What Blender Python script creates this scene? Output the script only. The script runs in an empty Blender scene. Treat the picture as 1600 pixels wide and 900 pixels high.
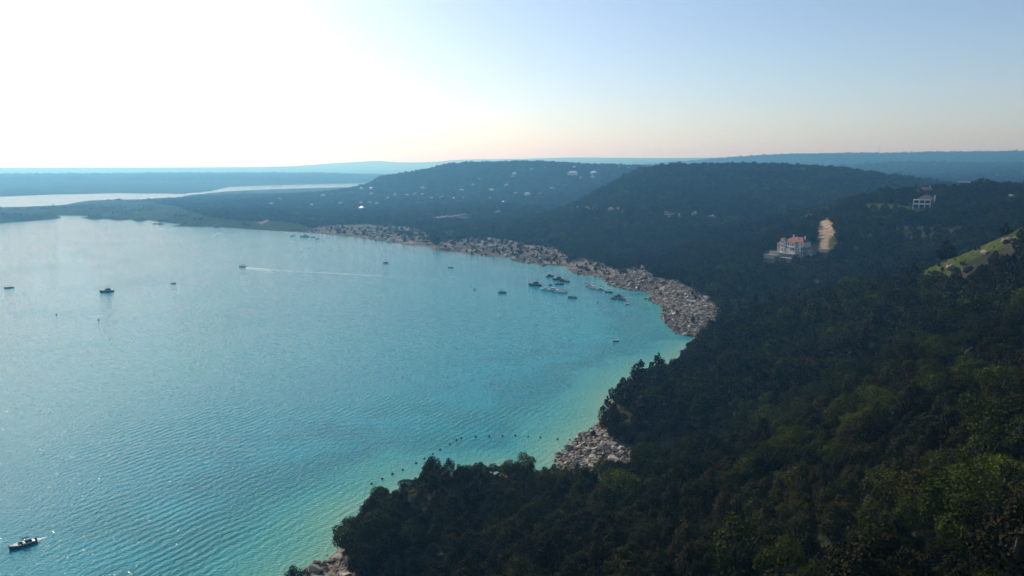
import bpy, bmesh, math, random
import numpy as np
from mathutils import Vector, Matrix

R = math.radians
random.seed(7)
RNG = np.random.default_rng(11)
scene = bpy.context.scene
COL = scene.collection

# ------------------------------------------------------------------ camera, sky, sun, exposure
CAM_H = 110.0
FPX = 1150.0                      # focal length in pixels of the 1600 px wide photograph
PITCH = math.atan(192.0 / FPX)    # horizon at row 258 of 900
cam_data = bpy.data.cameras.new('camera')
cam_data.sensor_width = 36.0
cam_data.lens = 36.0 * FPX / 1600.0
cam_data.clip_start = 1.0
cam_data.clip_end = 200000.0
cam = bpy.data.objects.new('camera', cam_data)
cam.location = (0, 0, CAM_H)
cam.rotation_euler = (math.pi / 2 - PITCH, 0, 0)
COL.objects.link(cam)
scene.camera = cam

SUN_AZ, SUN_EL = -38.0, 32.0
SUN_STRENGTH = 3.4
SKY_STRENGTH = 0.112
EXPOSURE = 0.27
world = bpy.data.worlds.new('World')
scene.world = world
world.use_nodes = True
wn = world.node_tree.nodes
wl = world.node_tree.links
bg = wn['Background']
sky = wn.new('ShaderNodeTexSky')
sky.sky_type = 'NISHITA'
sky.sun_disc = False
sky.sun_elevation = R(SUN_EL)
sky.sun_rotation = R(SUN_AZ)
sky.altitude = 200
sky.air_density = 0.9
sky.dust_density = 1.35
sky.ozone_density = 2.6
wl.new(sky.outputs[0], bg.inputs['Color'])
bg.inputs['Strength'].default_value = SKY_STRENGTH

sun_data = bpy.data.lights.new('sun', 'SUN')
sun_data.energy = SUN_STRENGTH
sun_data.angle = R(0.53)
sun_data.color = (1.0, 0.95, 0.86)
sun = bpy.data.objects.new('sun', sun_data)
sdir = Vector((math.sin(R(SUN_AZ)) * math.cos(R(SUN_EL)), math.cos(R(SUN_AZ)) * math.cos(R(SUN_EL)), math.sin(R(SUN_EL))))
sun.rotation_euler = sdir.to_track_quat('Z', 'Y').to_euler()
sun.location = (-300, 300, 500)
COL.objects.link(sun)

vs = scene.view_settings
vs.view_transform = 'Standard'
vs.look = 'None'
vs.gamma = 1.0
vs.exposure = EXPOSURE
vs.use_curve_mapping = False
scene.render.engine = 'CYCLES'
scene.cycles.use_denoising = True
scene.cycles.max_bounces = 4
scene.cycles.diffuse_bounces = 1
scene.cycles.glossy_bounces = 2
scene.cycles.transmission_bounces = 2
scene.cycles.transparent_max_bounces = 8
scene.cycles.volume_bounces = 0
scene.cycles.sample_clamp_indirect = 4.0
scene.cycles.sample_clamp_direct = 80.0
scene.cycles.use_adaptive_sampling = True
scene.cycles.adaptive_threshold = 0.02
scene.cycles.adaptive_min_samples = 16

# ------------------------------------------------------------------ camera geometry helpers
cp, sp_ = math.cos(PITCH), math.sin(PITCH)


def ray(px, py):
    x = (px - 800.0) / FPX
    y = -(py - 450.0) / FPX
    return np.array([x, cp + y * sp_, -sp_ + y * cp])


def ud_of(px, py, d=None, z=None):
    """azimuth, horizontal distance and height of the point seen at a pixel, at distance d or height z"""
    r = ray(px, py)
    h = math.hypot(r[0], r[1])
    if d is None:
        d = (z - CAM_H) / r[2] * h
    return math.atan2(r[0], r[1]), d, CAM_H + r[2] / h * d


def project(P):
    P = np.asarray(P, float)
    x, y, z = P[..., 0], P[..., 1], P[..., 2] - CAM_H
    f = y * cp - z * sp_
    u = y * sp_ + z * cp
    f = np.maximum(f, 1e-3)
    return 800 + FPX * x / f, 450 - FPX * u / f, f


def resample(pts, step):
    """pts: list of (u, v, z) with v = ln d; even steps along the line"""
    out = []
    for a, b in zip(pts[:-1], pts[1:]):
        L = math.hypot(b[0] - a[0], b[1] - a[1])
        n = max(1, int(L / step))
        for i in range(n):
            t = i / n
            out.append(tuple(a[k] + (b[k] - a[k]) * t for k in range(3)))
    out.append(tuple(pts[-1]))
    return out


def vnoise(x, y, seed=0):
    xi = np.floor(x).astype(np.int64); yi = np.floor(y).astype(np.int64)
    xf = x - xi; yf = y - yi
    xf = xf * xf * (3 - 2 * xf); yf = yf * yf * (3 - 2 * yf)

    def h(a, b):
        n = (a * 374761393 + b * 668265263 + seed * 1442695041) & 0xFFFFFFFF
        n = ((n ^ (n >> 13)) * 1274126177) & 0xFFFFFFFF
        return ((n ^ (n >> 16)) & 0xFFFF) / 65535.0
    return (h(xi, yi) * (1 - xf) + h(xi + 1, yi) * xf) * (1 - yf) + (h(xi, yi + 1) * (1 - xf) + h(xi + 1, yi + 1) * xf) * yf


def fbm(x, y, oct=4, seed=0):
    s = 0; a = 1; t = 0
    for o in range(oct):
        s = s + a * (vnoise(x, y, seed + o) - 0.5); t += a; a *= 0.5; x = x * 2.03 + 17.1; y = y * 2.03 - 9.7
    return s / t * 2


# ------------------------------------------------------------------ terrain: the lie of the land
SHORE_A = [(300, 1200), (380, 1050), (430, 960), (478, 900), (500, 884), (520, 868), (538, 845), (552, 818), (585, 787), (640, 762),
           (700, 749), (770, 742), (795, 737), (830, 746), (856, 753), (878, 748), (871, 735), (871, 722), (880, 706), (893, 692),
           (910, 680), (925, 670), (938, 655), (948, 640), (957, 622), (980, 602), (1021, 576), (1049, 568), (1067, 557), (1087, 542),
           (1091, 531), (1084, 527), (1062, 522), (1043, 511), (1034, 500), (1038, 480), (1015, 470), (1019, 458), (986, 454),
           (966, 449), (951, 445), (942, 434), (905, 429), (888, 424), (884, 416), (850, 415), (806, 409), (800, 404), (770, 402),
           (735, 398), (700, 394), (673, 390), (672, 386), (640, 384), (590, 376), (545, 370), (480, 364), (430, 361), (385, 358),
           (340, 354), (300, 354), (266, 354), (288, 350), (255, 347), (230, 344), (140, 342), (124, 341), (140, 337), (60, 337),
           (40, 338), (0, 339), (-150, 341), (-400, 345)]
SHORE_B = [(-400, 330), (-150, 327), (0, 324), (60, 322), (98, 320), (140, 313), (220, 311), (265, 311), (297, 304.5), (340, 300),
           (380, 297.5), (440, 295), (500, 293.5), (545, 292.5), (572, 290)]
SHORE_C = [(-400, 312), (-150, 309), (0, 307.5), (90, 304), (190, 302), (235, 302.5), (297, 302.5), (330, 299), (360, 292),
           (400, 290.5), (450, 288.8), (520, 287.3), (572, 286)]
ctrl = []


def add_line(pts, step, dz=0.0):
    P = []
    for (px, py, d) in pts:
        u, dd, z = ud_of(px, py, d=d)
        P.append((u, math.log(dd), max(z - dz, 2.5)))
    ctrl.extend(resample(P, step))


shore_pts = []


def add_shore(pts, step, water_side, off, wz, lz):
    P = []
    for (px, py) in pts:
        u, d, z = ud_of(px, py, z=0.0)
        P.append((u, math.log(d), 0.0))
    Q = resample(P, step)
    ctrl.extend(Q)
    shore_pts.extend(Q)
    for i in range(0, len(Q) - 1, 2):
        a, b = Q[i], Q[i + 1]
        tx, ty = b[0] - a[0], b[1] - a[1]
        L = math.hypot(tx, ty)
        if L < 1e-6:
            continue
        nx, ny = -ty / L * water_side, tx / L * water_side
        d = math.exp(a[1])
        ctrl.append((a[0] + nx * off, a[1] + ny * off, -wz * off * d))
        if lz:
            ctrl.append((a[0] - nx * off, a[1] - ny * off, lz * off * d))


add_shore(SHORE_A, 0.012, 1, 0.016, 0.25, 0.0)
add_shore(SHORE_B, 0.02, 1, 0.012, 0.06, 0.03)
add_shore(SHORE_C, 0.02, -1, 0.012, 0.06, 0.03)
C5 = 5.0
# foreground slope below the camera
add_line([(-200, 1500, 60), (200, 1400, 70), (500, 1300, 85), (900, 1250, 62), (1300, 1150, 52), (1700, 1050, 46), (2000, 1000, 44)], 0.05, C5)
add_line([(560, 910, 178), (640, 910, 158), (700, 905, 146), (900, 905, 117), (1100, 905, 98), (1300, 905, 84), (1600, 905, 67), (1900, 900, 60)], 0.03, C5)
add_line([(640, 830, 196), (780, 830, 178), (1000, 825, 152), (1200, 805, 133), (1400, 795, 112), (1600, 790, 92), (1900, 780, 84)], 0.03, C5)
add_line([(590, 795, 218), (650, 750, 226), (720, 732, 236), (790, 735, 236), (870, 746, 224), (960, 743, 214), (1040, 725, 214), (1150, 692, 218),
          (1250, 660, 222), (1350, 625, 222), (1450, 600, 205), (1600, 590, 175), (1900, 580, 150)], 0.025, C5)
# hollow behind the first spur
add_line([(905, 738, 262), (960, 725, 268), (1030, 712, 272), (1100, 690, 280), (1200, 640, 290)], 0.02, C5)
# second slope
add_line([(960, 680, 300), (1040, 650, 305), (1150, 610, 310), (1300, 570, 300), (1450, 530, 275), (1600, 500, 245), (1900, 480, 220)], 0.03, C5)
add_line([(1000, 606, 352), (1080, 580, 365), (1180, 545, 370), (1300, 520, 365), (1450, 485, 345), (1600, 450, 320), (1900, 420, 300)], 0.03, C5)
add_line([(1098, 540, 440), (1115, 508, 440), (1150, 490, 445), (1200, 472, 450), (1300, 447, 450), (1400, 434, 440), (1425, 430, 437)], 0.02, C5)
add_line([(1430, 428, 436), (1450, 420, 435), (1480, 410, 432), (1520, 392, 430), (1560, 374, 430), (1600, 356, 430), (1700, 325, 430), (1900, 285, 430)], 0.02, 0)
add_line([(1450, 440, 408), (1520, 418, 402), (1580, 390, 402), (1640, 370, 402)], 0.02, 0)
# valley behind it
add_line([(1130, 500, 520), (1200, 480, 540), (1300, 462, 560), (1450, 440, 560), (1600, 400, 560), (1900, 340, 560)], 0.04, C5)
# rocky apron of the cove
add_line([(1000, 420, 700), (1050, 440, 640), (1100, 462, 590), (1126, 488, 540)], 0.02, 1)
# villa hill
add_line([(1060, 420, 720), (1150, 425, 680), (1230, 412, 690), (1300, 410, 690), (1450, 380, 690), (1600, 345, 680), (1900, 310, 680)], 0.03, C5)
add_line([(1080, 385, 830), (1150, 380, 800), (1200, 378, 770), (1280, 360, 790), (1350, 340, 800), (1450, 325, 830), (1600, 312, 830), (1900, 295, 830)], 0.03, C5)
add_line([(1200, 358, 900), (1260, 340, 900), (1300, 322, 900), (1350, 304, 910), (1400, 298, 930), (1460, 293, 950), (1520, 292, 960), (1600, 290, 960), (1900, 285, 960)], 0.02, C5)
add_line([(1200, 345, 1150), (1300, 320, 1150), (1400, 312, 1150), (1500, 304, 1200), (1600, 302, 1250), (1900, 300, 1250)], 0.04, C5)
# dome hill
add_line([(860, 375, 980), (930, 380, 960), (1000, 390, 900), (1060, 395, 850)], 0.03, C5)
add_line([(880, 340, 1150), (950, 335, 1150), (1040, 335, 1150), (1150, 330, 1150), (1250, 320, 1200)], 0.03, C5)
add_line([(940, 298, 1400), (1000, 290, 1400), (1100, 290, 1380), (1200, 290, 1380), (1300, 292, 1380), (1400, 296, 1380)], 0.03, C5)
add_line([(900, 320, 1330), (940, 295, 1480), (975, 274, 1600), (1000, 263, 1650), (1050, 258, 1650), (1150, 256.5, 1650), (1250, 258, 1640), (1330, 264, 1620),
          (1400, 277, 1600), (1470, 292, 1550), (1560, 312, 1500), (1900, 330, 1400)], 0.015, C5)
add_line([(820, 345, 1400), (900, 335, 1600), (960, 310, 1850), (1050, 290, 2100), (1200, 285, 2200), (1400, 297, 2300), (1600, 295, 2300), (1900, 295, 2300)], 0.03, 0)
# back hill
add_line([(480, 355, 1330), (560, 355, 1290), (650, 358, 1220), (720, 362, 1140), (800, 370, 1050)], 0.03, C5)
add_line([(520, 328, 1800), (600, 325, 1750), (700, 322, 1700), (800, 320, 1650), (850, 325, 1550)], 0.03, C5)
add_line([(540, 310, 2250), (620, 300, 2250), (720, 295, 2250), (820, 288, 2250), (900, 285, 2200)], 0.03, C5)
add_line([(572, 290, 2650), (592, 274, 2650), (640, 270, 2650), (660, 267, 2650), (690, 257.5, 2650), (740, 254.5, 2650), (820, 252.5, 2650), (880, 254, 2650), (950, 256.5, 2650),
          (1010, 258.5, 2650), (1100, 262, 2650), (1300, 270, 2700)], 0.015, C5)
add_line([(640, 287, 3600), (700, 286, 3600), (820, 284, 3600), (1000, 284, 3500), (1200, 284, 3200)], 0.03, 0)
# low peninsula
for pts in ([(-400, 337, 1750), (0, 333, 1800), (80, 331, 1850), (150, 327, 1900), (230, 325, 1950), (300, 320, 2050), (400, 316, 2100), (500, 312, 2200)],
            [(150, 336, 1750), (250, 338, 1620), (320, 345, 1480), (400, 345, 1450), (480, 350, 1400)],
            [(280, 327, 1850), (350, 327, 1800), (430, 327, 1750)],
            [(340, 309, 2500), (430, 305, 2600), (500, 302, 2650), (540, 299, 2650)]):
    P = []
    for (px, py, d) in pts:
        u, dd, z = ud_of(px, py, d=d)
        P.append((u, math.log(dd), max(z, 4.0)))
    ctrl.extend(resample(P, 0.03))
# far country
for zz, pts in ((14, [(-500, 3800), (0, 3800), (200, 4000), (330, 4300), (450, 4600)]),
                (38, [(-500, 6000), (0, 6000), (200, 6000), (400, 6200), (500, 6300)]),
                (8, [(-500, 7500), (0, 7500), (300, 7500)]), (8, [(650, 5000), (800, 5000), (1000, 5000)]),
                (75, [(-500, 11500), (0, 12500), (300, 12000), (480, 11500)]),
                (60, [(500, 11500), (650, 11500)]), (30, [(-500, 17000), (600, 17000), (1900, 17000)]),
                (30, [(-500, 34000), (600, 34000), (1900, 34000)])):
    P = [(ud_of(px, 300, d=d)[0], math.log(d), zz) for px, d in pts]
    ctrl.extend(resample(P, 0.05))
for px, d, z in ((430, 3000, 4), (480, 3000, 4), (520, 3000, 5), (545, 2950, 9), (480, 3300, 2.5), (540, 3300, 3), (575, 3200, 6), (560, 2850, 14)):
    ctrl.append((ud_of(px, 300, d=d)[0], math.log(d), z))
for px, d in ((520, 6900), (545, 7000), (570, 7200), (595, 7400), (560, 7900), (600, 8100), (640, 7600)):   # far arm of the lake
    ctrl.append((ud_of(px, 300, d=d)[0], math.log(d), -6.0))
for px, d in ((490, 7200), (500, 8600), (560, 8900), (620, 9200), (500, 6550), (560, 6600), (620, 6700), (690, 7500)):
    ctrl.append((ud_of(px, 300, d=d)[0], math.log(d), 5.0))
add_line([(430, 262, 14000), (520, 255, 14000), (590, 251, 14000), (650, 256, 14000), (720, 249, 14000), (820, 249, 14000), (900, 246, 14000), (960, 248, 14000),
          (1030, 247, 14000), (1090, 249, 13000), (1150, 246, 12000)], 0.03)
add_line([(1060, 270, 5200), (1150, 250, 5600), (1200, 245, 5800), (1300, 243, 5900), (1400, 242.5, 6000), (1500, 240.5, 6000), (1600, 240, 6000), (1900, 238, 6000)], 0.02)
add_line([(1320, 262, 4300), (1400, 256, 4300), (1500, 258, 4200), (1560, 262, 4100), (1600, 258, 4100), (1900, 255, 4100)], 0.03)
add_line([(1300, 268, 4900), (1450, 264, 4900), (1600, 262, 4900)], 0.04)
add_line([(1330, 275, 3500), (1450, 280, 3300), (1600, 272, 3300), (1900, 268, 3300)], 0.04)
# lake bed
for px, py in ((0, 350), (100, 350), (200, 352), (0, 370), (150, 370), (300, 370), (430, 372), (0, 420), (200, 420), (400, 420), (560, 400), (650, 410), (750, 420), (850, 440),
               (0, 500), (200, 500), (400, 500), (600, 500), (800, 500), (950, 500), (0, 620), (200, 620), (400, 620), (600, 620), (800, 620), (900, 560), (980, 540),
               (0, 760), (200, 760), (400, 760), (550, 720), (700, 690), (0, 900), (200, 900), (350, 900), (0, 1100), (-300, 500), (-300, 900), (-300, 400), (-300, 370)):
    u, d, z = ud_of(px, py, z=0.0)
    ctrl.append((u, math.log(d), -9.0))
ctrl = np.array(ctrl)
# drop control points that coincide
key = np.round(ctrl[:, :2] / 0.003).astype(int)
_, idx = np.unique(key, axis=0, return_index=True)
ctrl = ctrl[np.sort(idx)]

A0, A1, NA = R(-47), R(47), 500
V0, V1, ND = math.log(28.0), math.log(34000.0), 700
GA = np.linspace(A0, A1, NA)
GV = np.linspace(V0, V1, ND)


def rbf_solve(c):
    n = len(c)
    D = np.hypot(c[:, None, 0] - c[None, :, 0], c[:, None, 1] - c[None, :, 1])
    M = np.zeros((n + 1, n + 1))
    M[:n, :n] = -D - np.eye(n) * 2e-4
    M[:n, n] = 1; M[n, :n] = 1
    return np.linalg.solve(M, np.append(c[:, 2], 0))


W = rbf_solve(ctrl)
UU, VV = np.meshgrid(GA, GV, indexing='ij')
pu = UU.ravel().astype(np.float32); pv = VV.ravel().astype(np.float32)
Zg = np.zeros(len(pu), np.float32)
cu = ctrl[:, 0].astype(np.float32); cv = ctrl[:, 1].astype(np.float32); cw = W[:-1].astype(np.float32)
for s in range(0, len(pu), 20000):
    du = pu[s:s + 20000, None] - cu[None]; dv = pv[s:s + 20000, None] - cv[None]
    Zg[s:s + 20000] = -np.sqrt(du * du + dv * dv) @ cw + np.float32(W[-1])
Zg = Zg.reshape(NA, ND).astype(float)
DD = np.exp(VV)
GX = np.sin(UU) * DD; GY = np.cos(UU) * DD
# gullies and knolls, growing with height above the lake
amp = np.clip((Zg - 1.0) / 25.0, 0, 1)
Zg = Zg + amp * (4.0 * fbm(GX / 90, GY / 90, 3, 3) + np.clip(DD / 1500, 0, 1) * 4 * fbm(GX / 330, GY / 330, 3, 9) * (DD < 9000))
Zg = np.where(Zg > 0.3, Zg + np.clip(Zg, 0, 3) * 0.25 * fbm(GX / 14, GY / 14, 2, 5), Zg)

# patches of the ground, traced on the hillside and kept within a range of distances
ROCK = [((430, 1100), (470, 905), (500, 880), (522, 866), (545, 872), (560, 905), (560, 1100), 120, 240),
        ((868, 752), (868, 715), (890, 690), (930, 664), (948, 678), (975, 695), (1020, 716), (985, 735), (950, 750), (900, 756), 200, 330),
        ((1086, 545), (1096, 540), (1080, 552), (1040, 574), (1010, 582), (1040, 568), 380, 480),
        ((940, 450), (952, 430), (975, 420), (1003, 414), (1020, 432), (1060, 440), (1105, 462), (1130, 490), (1110, 520), (1092, 532), (1060, 530), (1010, 470), 470, 820),
        ((875, 430), (885, 412), (905, 402), (940, 412), (985, 430), (970, 455), 600, 980),
        ((795, 412), (805, 396), (830, 383), (860, 384), (885, 398), (900, 420), (850, 420), 700, 1100),
        ((665, 393), (690, 376), (720, 372), (790, 374), (830, 384), (810, 406), (740, 402), 750, 1250),
        ((470, 366), (500, 352), (560, 350), (640, 355), (672, 366), (680, 390), (640, 388), (560, 375), 900, 1500)]
GRASS = [((1430, 430), (1444, 419), (1478, 408), (1500, 394), (1530, 380), (1560, 369), (1582, 372), (1578, 380), (1556, 390), (1530, 398), (1508, 413), (1482, 430), (1450, 437), 380, 480),
         ((1575, 366), (1610, 345), (1620, 360), (1585, 374), 380, 480),
         ((-500, 350), (-500, 322), (120, 312), (230, 314), (270, 322), (330, 340), (380, 346), (440, 346), (470, 352), (490, 360), (500, 366), (300, 358), 1050, 2600),
         ((1500, 634), (1545, 622), (1580, 626), (1588, 640), (1530, 648), 120, 260),
         ((1345, 323), (1360, 318), (1400, 320), (1422, 324), (1395, 328), 780, 980),
         ((1297, 372), (1306, 362), (1307, 380), (1301, 394), (1293, 394), 600, 1100)]
DIRT = [((1276, 354), (1278, 347), (1286, 345), (1293, 340), (1298, 347), (1305, 352), (1302, 358), (1306, 364), (1298, 372), (1294, 394), (1283, 394), (1280, 370), 600, 1100),
        ((1220, 400), (1255, 400), (1255, 388), (1220, 388), 690, 800)]
SAND = [((780, 745), (782, 733), (810, 733), (812, 745), 225, 275), ((1015, 582), (1040, 566), (1060, 560), (1062, 568), (1030, 582), 380, 460),
        ((403, 348), (430, 336), (440, 331), (443, 333), (432, 339), (408, 350), 1200, 2000)]


def in_poly(px, py, poly):
    ins = np.zeros(px.shape, bool)
    n = len(poly)
    for i in range(n):
        x0, y0 = poly[i]; x1, y1 = poly[(i + 1) % n]
        c = (y0 > py) != (y1 > py)
        with np.errstate(divide='ignore', invalid='ignore'):
            xi = (x1 - x0) * (py - y0) / (y1 - y0 + 1e-12) + x0
        ins ^= c & (px < xi)
    return ins


def patch(P, polys, wob=3.0):
    px, py, f = project(P)
    d = np.hypot(P[..., 0], P[..., 1])
    sc_ = np.clip(d / 25, 10, 400)
    sx_ = 2.0 ** np.round(np.log2(sc_))
    px = px + wob * (1 + (d > 900)) * fbm(P[..., 0] / sx_, P[..., 1] / sx_, 3, 21); py = py + wob * 0.6 * fbm(P[..., 0] / sx_ + 31, P[..., 1] / sx_, 3, 22)
    m = np.zeros(px.shape, bool)
    for q in polys:
        poly, d0, d1 = q[:-2], q[-2], q[-1]
        m |= in_poly(px, py, poly) & (d > d0) & (d < d1)
    return m


GP = np.stack([GX, GY, Zg], -1)
M_rock = patch(GP, ROCK) & (Zg > -1)
# ledges in the bare limestone
st = 1.6
Zt = np.floor(Zg / st) * st + np.clip((Zg / st - np.floor(Zg / st)) * 2.6 - 1.6, 0, 1) * st
Zg = np.where(M_rock & (Zg > 0.4), 0.35 * Zg + 0.65 * Zt + 0.5 * fbm(GX / 5, GY / 5, 2, 31), Zg)
GP[..., 2] = Zg
M_rock = (patch(GP, ROCK) & (Zg > -1)) | ((Zg > -1) & (Zg < 0.5) & (DD < 1300))
M_grass = patch(GP, GRASS) & ~M_rock
M_dirt = patch(GP, DIRT, 2.5)
M_sand = patch(GP, SAND, 1.0)


def height(x, y):
    x = np.asarray(x, float); y = np.asarray(y, float)
    u = np.arctan2(x, y); v = np.log(np.maximum(np.hypot(x, y), 1.0))
    i = np.clip((u - A0) / (A1 - A0) * (NA - 1), 0, NA - 1.001); j = np.clip((v - V0) / (V1 - V0) * (ND - 1), 0, ND - 1.001)
    i0 = i.astype(int); j0 = j.astype(int); fi = i - i0; fj = j - j0
    return (Zg[i0, j0] * (1 - fi) + Zg[i0 + 1, j0] * fi) * (1 - fj) + (Zg[i0, j0 + 1] * (1 - fi) + Zg[i0 + 1, j0 + 1] * fi) * fj


def ground_at(px, py, dmin=60, dmax=20000):
    """first point of the ground along the sight line"""
    r = ray(px, py); h = math.hypot(r[0], r[1])
    ds = np.exp(np.linspace(math.log(dmin), math.log(dmax), 3000))
    x = r[0] / h * ds; y = r[1] / h * ds; z = CAM_H + r[2] / h * ds
    hit = np.nonzero(height(x, y) >= z)[0]
    k = hit[0] if len(hit) else len(ds) - 1
    return Vector((x[k], y[k], float(height(x[k], y[k]))))


def on_water(px, py):
    r = ray(px, py)
    t = -CAM_H / r[2]
    return Vector((r[0] * t, r[1] * t, 0.0))


# ------------------------------------------------------------------ materials
MATS = {}


def nodes_of(name):
    m = bpy.data.materials.new(name)
    m.use_nodes = True
    return m, m.node_tree.nodes, m.node_tree.links, m.node_tree.nodes['Principled BSDF']


def simple(name, col, rough=0.6, var=0.15, scale=3.0, metal=0.0, spec=0.5):
    m, n, l, b = nodes_of(name)
    g = n.new('ShaderNodeNewGeometry')
    t = n.new('ShaderNodeTexNoise'); t.inputs['Scale'].default_value = scale; t.inputs['Detail'].default_value = 4
    l.new(g.outputs['Position'], t.inputs['Vector'])
    r = n.new('ShaderNodeMapRange'); r.inputs[1].default_value = 0.3; r.inputs[2].default_value = 0.7
    r.inputs[3].default_value = 1 - var; r.inputs[4].default_value = 1 + var
    l.new(t.outputs['Fac'], r.inputs[0])
    mx = n.new('ShaderNodeMix'); mx.data_type = 'RGBA'; mx.blend_type = 'MULTIPLY'; mx.inputs[0].default_value = 1
    mx.inputs[6].default_value = (*col, 1)
    l.new(r.outputs[0], mx.inputs[7])
    l.new(mx.outputs[2], b.inputs['Base Color'])
    b.inputs['Roughness'].default_value = rough
    b.inputs['Metallic'].default_value = metal
    b.inputs['Specular IOR Level'].default_value = spec
    MATS[name] = m
    return m


def ramp(n, stops):
    r = n.new('ShaderNodeValToRGB')
    e = r.color_ramp.elements
    while len(e) < len(stops):
        e.new(0.5)
    for k, (p, c) in enumerate(stops):
        e[k].position = p; e[k].color = (*c, 1)
    return r


def mixrgb(n, l, fac, a, b, blend='MIX'):
    m = n.new('ShaderNodeMix'); m.data_type = 'RGBA'; m.blend_type = blend
    for sock, v in ((m.inputs[0], fac), (m.inputs[6], a), (m.inputs[7], b)):
        if isinstance(v, (int, float)):
            sock.default_value = v
        elif isinstance(v, tuple):
            sock.default_value = (*v, 1) if len(v) == 3 else v
        else:
            l.new(v, sock)
    return m.outputs[2]


def ground_material():
    m, n, l, b = nodes_of('ground')
    g = n.new('ShaderNodeNewGeometry')
    at = n.new('ShaderNodeAttribute'); at.attribute_name = 'cover'
    sep = n.new('ShaderNodeSeparateColor'); l.new(at.outputs['Color'], sep.inputs[0])

    def noise(scale, detail=5, rough=0.6):
        t = n.new('ShaderNodeTexNoise'); t.inputs['Scale'].default_value = scale; t.inputs['Detail'].default_value = detail
        t.inputs['Roughness'].default_value = rough
        l.new(g.outputs['Position'], t.inputs['Vector'])
        return t.outputs['Fac']
    rf = ramp(n, [(0.3, (0.018, 0.024, 0.012)), (0.5, (0.034, 0.036, 0.02)), (0.68, (0.07, 0.062, 0.042))]); l.new(noise(0.05, 8, 0.65), rf.inputs[0])
    mpz = n.new('ShaderNodeMapping'); mpz.inputs['Scale'].default_value = (0.03, 0.03, 0.75); l.new(g.outputs['Position'], mpz.inputs['Vector'])
    bed = n.new('ShaderNodeTexNoise'); bed.inputs['Scale'].default_value = 1.0; bed.inputs['Detail'].default_value = 6; bed.inputs['Roughness'].default_value = 0.65
    l.new(mpz.outputs[0], bed.inputs['Vector'])
    av = n.new('ShaderNodeMath'); av.operation = 'MULTIPLY_ADD'; av.inputs[1].default_value = 0.62
    hf = n.new('ShaderNodeMath'); hf.operation = 'MULTIPLY'; hf.inputs[1].default_value = 0.38; l.new(noise(0.35, 8, 0.7), hf.inputs[0])
    l.new(bed.outputs['Fac'], av.inputs[0]); l.new(hf.outputs[0], av.inputs[2])
    rr = ramp(n, [(0.34, (0.045, 0.042, 0.030)), (0.44, (0.11, 0.094, 0.072)), (0.54, (0.21, 0.178, 0.138)), (0.66, (0.34, 0.295, 0.235))]); l.new(av.outputs[0], rr.inputs[0])
    rg = ramp(n, [(0.3, (0.02, 0.03, 0.009)), (0.45, (0.04, 0.058, 0.015)), (0.56, (0.075, 0.09, 0.024)), (0.66, (0.12, 0.105, 0.05)), (0.74, (0.2, 0.16, 0.10))]); l.new(noise(0.3, 8, 0.75), rg.inputs[0])
    rd = ramp(n, [(0.32, (0.10, 0.07, 0.045)), (0.42, (0.24, 0.17, 0.11)), (0.55, (0.36, 0.27, 0.175)), (0.68, (0.46, 0.40, 0.30)), (0.75, (0.24, 0.20, 0.12))]); l.new(noise(0.22, 8, 0.7), rd.inputs[0])
    c = mixrgb(n, l, sep.outputs[0], rf.outputs[0], rr.outputs[0])
    c = mixrgb(n, l, sep.outputs[1], c, rg.outputs[0])
    ry = ramp(n, [(0.3, (0.022, 0.034, 0.014)), (0.5, (0.04, 0.052, 0.022)), (0.7, (0.075, 0.075, 0.042))]); l.new(noise(0.02, 8, 0.7), ry.inputs[0])
    c = mixrgb(n, l, at.outputs['Alpha'], c, ry.outputs[0])
    c = mixrgb(n, l, sep.outputs[2], c, rd.outputs[0])
    l.new(c, b.inputs['Base Color'])
    b.inputs['Roughness'].default_value = 1.0
    b.inputs['Specular IOR Level'].default_value = 0.0
    bp = n.new('ShaderNodeBump'); bp.inputs['Strength'].default_value = 0.8; bp.inputs['Distance'].default_value = 0.8
    l.new(noise(0.5, 8, 0.7), bp.inputs['Height'])
    l.new(bp.outputs[0], b.inputs['Normal'])
    return m


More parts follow.
